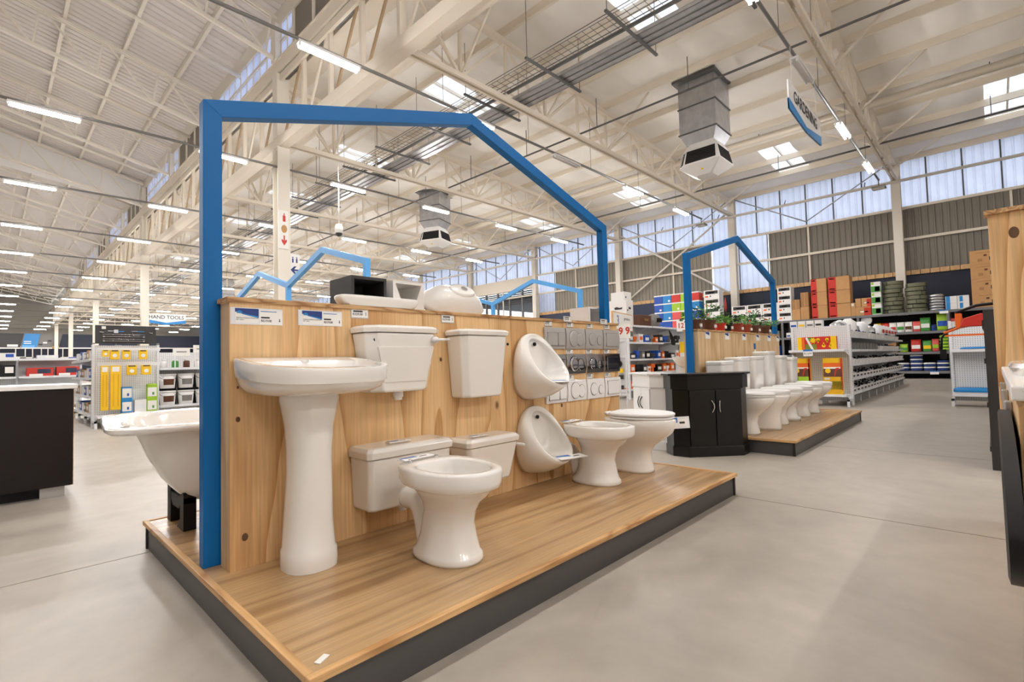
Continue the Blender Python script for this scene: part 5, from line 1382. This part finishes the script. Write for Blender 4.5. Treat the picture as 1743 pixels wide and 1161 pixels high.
B(0.03, 1.43, -.02, .02, .02, .40).build('board', 'paper', t); B(0, 1.46, -.015, .025, -.005, .425).build('board_edge', 'timber', t); text('number', '3', .34, 'label_blue', t, (.33, -.021, .21), bold=.004, sx=.9)
text('lettering', 'grinders', .1, 'ink', t, (1.0, -.021, .29), sx=1.4); text('lettering', 'impact drills', .085, 'ink', t, (1.0, -.021, .1), sx=1.3)
B(1.1, 1.14, .021, .04, -1.67, .2).build('sign_post', 'shelf_white', t)
t = thing('price_board', 'white price board reading 99 in orange red on a thin post by the flush plates', 'sign', (8.4, 5.2, 1.39), -PI/2)
B(0, .25, -.006, .006, 0, .277).build('board', 'paper', t); text('number', '9 9', .19, 'red', t, (.125, -.007, .14), bold=.005)
B(.115, .135, .008, .025, -1.39, .2).build('sign_post', 'shelf_white', t)
t = thing('price_board', 'white price board reading 1210 in red beside the second blue post', 'sign', (11.42, 5.46, 1.62), -PI/2)
B(0, .38, -.006, .006, 0, .27).build('board', 'paper', t); text('number', '1210', .17, 'red', t, (.19, -.007, .135), bold=.003)
B(.17, .2, .008, .03, -1.62, .1).build('sign_post', 'shelf_white', t)
# narrow white tool stand with hanging black cords just past the flush plates
t = thing('tool_stand', 'narrow white tool stand with black cords hanging beside the flush plates', 'stand', (10.82, 6.82, 0), -PI/2)
for x in (0, .36): B(x-.025, x+.025, 0, .05, 0, 1.5).build('upright', 'shelf_white', t)
for z in (.12, .3, .65, 1.05, 1.45): B(.025, .335, .01, .04, z-.02, z+.02).build('cross_bar', 'shelf_white', t)
B(.02, .34, .045, .055, .3, 1.5).build('back_sheet', 'pegboard', t)
MB().tube([(.06, -.03, 1.3), (.02, -.05, 1.2), (.06, -.05, 1.1), (.03, -.05, .95)], .035, 8).build('cord', 'black', t, smooth=True)
MB().tube([(.1, -.04, .88), (.1, -.0, .88)], .09, 16).build('cord_reel', 'black', t, smooth=True, sharp=.6)
for k, (z, m) in enumerate(((.66, 'yellow'), (.5, 'darkgrey'), (.25, 'darkgrey'))): B(.1, .22, -.03, .0, z, z+.1).build('hung_tool', m, t)
t = thing('small_basin', 'white basin and bracket on the far side of the second plywood wall', 'basin', (6.72, 3.05, .86), 0)
MB().loft([ring(0, 0, z, a, b, b, 28, 2.4) for z, a, b in ((0, .13, .1), (.04, .2, .15), (.12, .26, .2), (.15, .27, .205), (.15, .25, .19), (.1, .2, .15))]).build('bowl', 'ceramic', t, smooth=True, sharp=.8)
B(-.1, .12, -.1, .1, -.86+ZP, -.0).build('stand', 'white', t)
for k in range(3):
    t = thing('yellow_box', 'yellow and white boxed tool, %s of the pile beside the second plywood wall' % ('lowest', 'middle', 'topmost')[k], 'box', (12.55, 5.75, .98+.141*k)); B(-.15, .15, -.12, .12, 0, .14).build('carton_body', 'white' if k == 0 else 'yellow', t); B(-.12, .03, -.125, -.12, .03, .1).build('print', 'paper' if k else 'midgrey', t)
t = thing('display_cube', 'white counter under the yellow and white boxed tools', 'counter', (12.55, 5.78, 0)); B(-.2, .2, -.2, .2, 0, .96).build('body', 'shelf_white', t); B(-.22, .22, -.22, .22, .96, .979).build('top', 'shelf_white', t)

# ------------------------------------------------------------------ blue frames behind, haze put into their colour
def twin(x, lab):
    z0, zs, za = 0, 2.25, 2.585
    u = [5.2, 6.33, 7.46, 8.6, 9.75]
    t = thing('house_frame', lab, 'frame', (x, 0, 0)); wd = .075; th = .06
    for i, nm in ((0, 'post'), (2, 'post'), (4, 'post')):
        a = u[i]-(0 if i == 0 else wd/2 if i == 2 else wd)
        B(0, th, a+.0015, a+wd-.0015, 0, zs-.05).build(nm, 'hazy_blue', t, bevel=.002)
    for i in range(4):
        za_, zb_ = (zs, za) if i % 2 == 0 else (za, zs)
        MB().extr([(u[i], za_), (u[i+1], zb_), (u[i+1], zb_-wd*1.05), (u[i], za_-wd*1.05)], 'x', -.002, th+.002).build('rafter', 'hazy_blue', t)
twin(3.0, 'hazy blue double gabled tube frame behind the black box basin')
twin(7.2, 'hazy blue double gabled tube frame beyond the white upturned basin')

# ------------------------------------------------------------------ dark counter on the far left
t = thing('counter_cabinet', 'dark brown counter cabinet with white top standing clear on the floor', 'cabinet', (-1.5, 5.5, 0))
B(0, 1.965, .01, .62, .085, .872).build('carcass', 'brown_dark', t); B(1.965, 1.98, .01, .62, .085, .872).build('edge_strip', 'edging_y', t)
for i in range(3): B(.65*i+.004, .65*(i+1)-.004 if i < 2 else 1.975, -.008, .009, .09, .868).build('door', 'brown_dark', t)
B(-.02, 2.0, -.03, .64, .874, .91).build('worktop', 'white_lam', t, bevel=.004)
B(1.78, 1.93, .05, .07, 0, .084).build('foot', 'satin', t); B(.0, 1.78, .1, .115, 0, .084).build('kick_plate', 'black', t); B(1.78, 1.93, .5, .52, 0, .084).build('foot', 'edging', t)

# ------------------------------------------------------------------ yellow packs endcap and bucket shelving
ey = 11.44
t = gondola('endcap_shelf', 'white endcap with hanging yellow packs behind the bath', (1.29, ey, 0), 0, .98, .42, 1.5, (.22,), sd=None)
for z in (1.14, 1.42):
    B(.02, .96, .1, .13, z-.03, z+.03).build('hook_rail', 'shelf_white', t)
t = thing('header_board', 'dark grey header board with chrome towel rails above the yellow packs', 'display board', (1.31, ey+.36, 1.53))
B(0, .92, 0, .03, 0, .34).build('board', 'darkgrey', t)
for k, z in enumerate((.05, .085, .13, .17)):
    tubes('towel_rail', [(.1, -.03, z), (.74, -.03, z)], .007, 'chrome', t)
for z in (.05, .13):
    for x in (.12, .72): MB().tube([(x, -.035, z), (x, -.001, z)], .014, 10).build('rail_end', 'chrome', t, smooth=True, sharp=.6)
for x, z, wd, m in ((.24, .235, .12, 'chrome'), (.36, .23, .12, 'cyan'), (.58, .235, .1, 'chrome'), (.68, .232, .1, 'cyan')): B(x-wd/2, x+wd/2, -.012, -.0005, z-.006, z+.006).build('label_strip', m, t)
B(.27, .33, -.03, -.0005, .2, .26).build('holder', 'steel_brush', t); B(.09, .15, -.02, -.0005, .27, .32).build('holder', 'paper', t)
for x in (.06, .8): MB().tube([(x, -.03, .215), (x+.06, -.03, .205)], .012, 8).build('hook', 'chrome', t, smooth=True)
MB().tube([(.55, -.02, .215), (.55, -.02, .16), (.66, -.02, .16)], .006, 8).build('paper_holder', 'chrome', t)
def pack(x, z, wd, h, lab, m='yellow'):
    t = thing('yellow_pack', lab, 'pack', (x, ey+.02, z-h), 0, 'yellow packs')
    B(-wd/2, wd/2, 0, .06, 0, h).build('pack_body', m, t, bevel=.004); B(-wd*.35, wd*.35, -.003, 0, h*.86, h*.97).build('pack_header', 'darkgrey' if h < .3 else 'paper', t)
    if h < .3: MB().tube([(0, -.004, h*.4), (0, -.001, h*.4)], h*.2, 12).build('pack_window', 'paper', t)
    else:
        for s in (-.2, .25): B(wd*s-.008, wd*s+.008, -.004, 0, h*.08, h*.8).build('pack_stripe', 'yellow_d', t)
    tubes('hook', [(0, .06, h-.005), (0, .1, h-.005)], .004, 'chrome', t)
for k, x in enumerate((1.42, 1.55, 1.72, 1.97)): pack(x+.0, 1.40, .1 if k == 0 else .13, .12 if k == 0 else .17, 'small yellow pack on the upper hook rail of the endcap, %s along' % nth(k+1))
for k, (x, wd) in enumerate(((1.41, .11), (1.565, .15))): pack(x, 1.12, wd, .80, 'tall narrow yellow pack hanging on the endcap, %s one' % ('slimmer' if k == 0 else 'wider'))
for k, x in enumerate((1.80, 2.02)): pack(x, 1.12, .15, .18, 'small yellow pack on the lower hook rail of the endcap, %s one' % ('first' if k == 0 else 'second'))
for k, (x, m, lab) in enumerate(((1.745, 'cyan', 'blue and white bag leaning on the endcap back board'), (2.13, 'lime', 'lime green and white bag at the corner of the endcap'))):
    t = thing('grout_bag', lab, 'bag', (x, ey+.12, .223)); B(-.085, .085, 0, .1, 0, .5 if k == 0 else .54).build('bag_body', m, t, bevel=.02)
    for z in (.05, .3): B(-.07, .07, -.004, 0, z, z+.17).build('label', 'paper', t); B(.0, .03, -.006, -.003, z+.03, z+.08).build('mark', 'royal' if k == 0 else 'green', t)
t = thing('white_carton', 'small white carton between the blue and the lime bags', 'carton', (1.95, ey+.12, .223)); B(-.09, .09, 0, .12, 0, .25).build('carton_body', 'white', t); B(-.06, .06, -.004, 0, .08, .18).build('print', 'shelf_white', t)
# run behind the endcap, facing the dark counter
t = gondola('aisle_shelving', 'white aisle shelving running back from the yellow packs endcap', (1.26, 14.9, 0), -PI/2, 2.9, .4, 1.5, (.22, .55, .9, 1.25), bays=3)
for si, z in enumerate((.22, .55, .9, 1.25)):
    for k in range(8):
        m = ('white', 'shelf_white', 'carton', 'midgrey', 'white', 'royal')[(k+si*2) % 6]
        t = thing('stock_bag', '%s stock pack, %s shelf behind the yellow packs endcap, %s back' % ({'white': 'white', 'shelf_white': 'pale', 'carton': 'brown', 'midgrey': 'grey', 'royal': 'blue'}[m], ('lowest', 'second', 'third', 'top')[si], nth(k+1)), 'pack', (1.44, 12.2+.35*k, z+.001), -PI/2)
        cbox('pack_body', (.26, .24, .15+.02*(k % 3)), m, t); B(-.1, .1, -.123, -.1195, .05, .12).build('print', 'paper', t)
# buckets
t = gondola('bucket_shelving', 'white shelving of plastic buckets beyond the yellow packs', (2.32, 12.0, 0), 0, 2.7, .45, 1.38, (.3, 1.05), bays=2)
for r in range(2):
    for k in range(3):
        t = thing('plastic_bucket', 'white plastic bucket with picture label, %s row, %s from the yellow packs' % (('lower', 'upper')[r], nth(k+1)), 'bucket', (2.5+.32*k, 12.18, .302+.34*r), 0, 'white buckets')
        cmesh('bucket', 'bucket_body', lambda: MB().loft([ring(0,0,z,a,a,n=20) for z,a in ((0,.12),(.005,.125),(.26,.145))]), 'white', t)
        cmesh('bucketl', 'bucket_lid', lambda: MB().loft([ring(0,0,z,a,a,n=20) for z,a in ((.262,.152),(.285,.152),(.29,.14))]), 'white', t)
        cmesh('buckett', 'label', lambda: MB().loft([[(.138*math.sin(q)*k_, -.138*math.cos(q)*k_, z) for q in (-.7,-.35,0,.35,.7)]+[(.12*math.sin(q), -.12*math.cos(q), z) for q in (.7,.35,0,-.35,-.7)] for z, k_ in ((.07,.98),(.19,1.04))]), 'pot_brown' if k % 2 == 0 else 'midgrey', t, smooth=False)
        cmesh('bucketh', 'handle', lambda: MB().tube([(.15*math.cos(PI*q/10), -.02-.1*math.sin(PI*q/10), .25-.08*math.sin(PI*q/10)) for q in range(11)], .004, 5), 'galv_dark', t)
for k in range(5):
    m, cn = (('white', 'white'), ('green', 'green'), ('pot_brown', 'brown'), ('white', 'white'), ('orange', 'orange'))[k % 5]
    t = thing('filler_tub', '%s capped filler bottle on the shelf above the buckets, %s from the yellow packs' % (cn, nth(k+1)), 'bottle', (2.42+.2*k, 12.12, 1.052))
    cmesh('tub', 'bottle_body', lambda: MB().loft([ring(0,0,z,a,a,n=14) for z,a in ((0,.06),(.13,.06),(.15,.04))]), m, t); cmesh('tubc', 'cap', lambda: MB().tube([(0,0,.15),(0,0,.18)], .042, 12), 'white', t)
for k in range(2):
    t = thing('dark_carton', 'dark carton standing behind the buckets, %s from the yellow packs' % nth(k+1), 'carton', (2.5+.4*k, 12.35, .302)); cbox('carton_body', (.36, .08, .6), 'black', t); B(-.1, .1, -.044, -.0405, .4, .5).build('print', 'midgrey', t)
for k in range(2):
    t = thing('shelf_card', 'white shelf talker card above the buckets, %s one' % nth(k+1), 'sign', (2.55+.36*k, 11.99, 1.30+.06*k)); B(0, .3, -.004, .004, 0, .16).build('card', 'paper', t); B(.06, .24, -.006, -.004, .07, .09).build('print_line', 'midgrey', t); B(.03, .05, -.003, .003, -.3-.06*k+.06, 0).build('clip', 'shelf_white', t)

# ------------------------------------------------------------------ low rows of stock further down the side hall
t = gondola('aisle_shelving', 'low white shelving row behind the dark brown counter', (-7, 17.5, 0), 0, 8.7, .5, 1.42, (.22, .58, .94, 1.38), bays=7)
st = 8.7/7
cl_ = [('red', 'red'), ('red', 'red'), ('black', 'black'), ('white', 'white'), ('royal', 'blue'), ('shelf_white', 'pale'), ('navy_dark', 'navy'), ('navy_dark', 'navy'), ('midgrey', 'grey'), ('navy_dark', 'navy')]
for si, z in enumerate((.94, 1.38)):
    x = 1.62
    for k in range(10):
        wd = (.44, .5, .3, .36, .26, .4, .5, .42, .34, .5)[k]*(1 if si == 0 else .8); ht = ((.24, .22, .3, .28, .2, .26, .31, .31, .24, .3)[k] if si == 0 else (.05, .1, .06, .16, .04, .1, .12, .06, .2, .08)[k])
        fl = 1.7-st*math.ceil((1.7-x-.03)/st)   # keep clear of the uprights
        if x-wd < fl+.04: x = fl-.04
        m, cn = cl_[(k+si*3) % 10] if si == 0 else (('white', 'white'), ('shelf_white', 'pale'), ('midgrey', 'grey'))[k % 3]
        t = thing('shop_carton', '%s carton, %s of the low row behind the counter, %s from its end' % (cn, 'third shelf' if si == 0 else 'top', nth(k+1)), 'box', (x-wd/2, 17.54, z+.001))
        B(-wd/2, wd/2, 0, .34, 0, ht).build('carton_body', m, t); B(-wd*.1, wd*.4, -.004, 0, ht*.35, ht*.85).build('print', {'red': 'navy', 'white': 'royal'}.get(m, 'paper'), t)
        if m == 'red': B(-wd*.4, wd*.1, -.004, 0, ht*.05, ht*.3).build('print', 'paper', t)
        x -= wd+.06
gondola('aisle_shelving', 'low white shelving row deeper in the side hall', (-9.5, 23.5, 0), 0, 11, .5, 1.4, (.22, .62, 1.0, 1.38), bays=8)
for k in range(8):
    t = thing('shop_carton', '%s shop carton on top of the deeper low row, %s from its end' % (('navy', 'white', 'grey')[k % 3], nth(k+1)), 'box', (1.1-.52*k, 23.6, 1.383)); cbox('carton_body', (.4, .3, .16+.06*(k % 2)), ('navy_dark', 'white', 'midgrey')[k % 3], t)
for ri, (x0, y0, L_) in enumerate(((7.5, 26, 12), (7.5, 33, 12))):
    t = gondola('aisle_shelving', 'tall white shelving row far beyond the basin display, %s one' % nth(ri+1), (x0, y0, 0), 0, L_, .6, 2.0, (.3, .9, 1.5), bays=5)
    for si, z in enumerate((.3, .9, 1.5)):
        for k in range(5):
            m, cn = (('navy_dark', 'navy'), ('white', 'white'), ('carton', 'brown'), ('royal', 'blue'), ('red', 'red'), ('midgrey', 'grey'))[(k*2+si+ri) % 6]
            t = thing('store_crate', '%s crate, %s shelf of the %s tall row beyond the basin display, %s along' % (cn, ('lowest', 'middle', 'top')[si], nth(ri+1), nth(k+1)), 'box', (x0+1.2+2.4*k, y0+.3, z+.002)); cbox('crate_body', (1.6, .5, .42), m, t)
# banners on the far wall
BN = 0
for k, (x0, x1, m, lab) in enumerate(((-2.5, 2.6, 'darkgrey', 'charcoal wall banner with a pale tablet shape beside the bright blue panel'), (2.7, 4.2, 'cyan', 'bright blue wall banner with pale lines of print'), (4.25, 5.7, 'midgrey', 'grey photo wall banner between the bright blue panel and the columns'), (6.4, 15, 'navy_dark', 'long navy wall banner behind the girder columns'), (15.3, 24, 'navy_dark', 'long navy wall banner at the translucent side of the far wall'))):
    t = thing('wall_banner', lab, 'banner', (x0, 92, 4.55))
    MB().extr([(0, 0), (x1-x0, 0), (x1-x0+.35, 1.85), (.35, 1.85)], 'y', 0, .1).build('banner_cloth', m, t); B(0, x1-x0, -.12, -.02, -.16, 0).build('banner_rail', 'white', t)
    for px in (.4, x1-x0-.4): B(px-.05, px+.05, .0, .08, -4.55, -.17).build('banner_post', 'steel_white', t)
    if m == 'cyan':
        for z in (.5, .75): B(.25, .95, -.03, 0, z, z+.1).build('print_line', 'paper', t)
        B(.1, 1.3, -.03, 0, .05, .3).build('print_band', 'hazy_blue', t)
    if m == 'darkgrey': B(3.9, 4.9, -.03, 0, .1, .4).build('tablet_picture', 'paper', t)
    if m == 'midgrey':
        for q in range(3): B(.1+.45*q, .5+.45*q, -.03, 0, .3+.25*q, .5+.25*q).build('photo_patch', 'shelf_white' if q % 2 else 'darkgrey', t)
t = thing('back_lining', 'navy lining boards low on the far end wall under the banners', 'lining', (0, 97.7, 0)); B(XL+.1, XW-.1, 0, .2, 0, 5.0).build('lining_board', 'navy_dark', t); B(XL+.1, XW-.1, -.1, -.001, 4.6, 5.0).build('timber_rail', 'timber', t)

# ------------------------------------------------------------------ plywood vanity unit at the camera's shoulder
t = thing('vanity_unit', 'tall plywood screen and drawers with a white basin top beside the aisle', 'vanity', (0, 0, 0))
B(3.985, 4.06, -.75, -.012, .0, 1.775).build('tall_panel', 'plywood_b', t, bevel=.003)
B(3.965, 4.08, -.77, .004, 1.775, 1.80).build('top_cap', 'ply_edge', t, bevel=.002)
tag(MB().loft([[(3.9845, -.115+r*math.cos(2*PI*i/14), 1.655+1.5*r*math.sin(2*PI*i/14)) for i in range(14)] if False else [(xx, -.115+r*math.cos(2*PI*i/14), 1.655+1.5*r*math.sin(2*PI*i/14)) for i in range(14)] for r, xx in ((.022, 3.9842), (.012, 3.9832))]).build('knot', 'knot', t))
B(1.9, 3.98, -.65, -.06, .0, .858).build('carcass', 'plywood_far', t)
for i in range(3):
    a, b = 1.92+.69*i, 1.92+.69*i+.675
    for z0, z1 in ((.06, .44), (.45, .845)):
        d = B(a, b, -.059, -.04, z0, z1).build('drawer_front', 'plywood_b', t, bevel=.002)
        B(b-.1, b-.05, -.0395, -.018, z1-.13, z1-.03).build('handle', 'steel_brush', d, bevel=.005)
MB().box(1.9, 3.983, -.66, -.028, .86, .9).build('worktop', 'white_lam', t, bevel=.006)
MB().loft([ring(2.9, -.32, z, a, b, b, 40, 4, 4) for z, a, b in ((.9, .42, .27), (.93, .45, .28), (.945, .44, .272), (.945, .4, .24), (.91, .36, .2))]).build('basin_bowl', 'ceramic', t, smooth=True, sharp=.8)
t = thing('oval_mirror', 'long dark oval mirror with chrome rim standing against the plywood drawers', 'mirror', (2.3, -.016, 0), 0)
el = lambda k, y: [(.85*k*math.cos(2*PI*i/48), y, .585+.205*k*math.sin(2*PI*i/48)) for i in range(48)]
MB().loft([el(1, -.015), el(1.0, .012), el(.95, .016), el(.95, .004)]).build('rim', 'black', t, smooth=True, sharp=.6)
MB().loft([el(.95, -.012), el(.95, .008)]).build('mirror_glass', 'black_gloss', t)
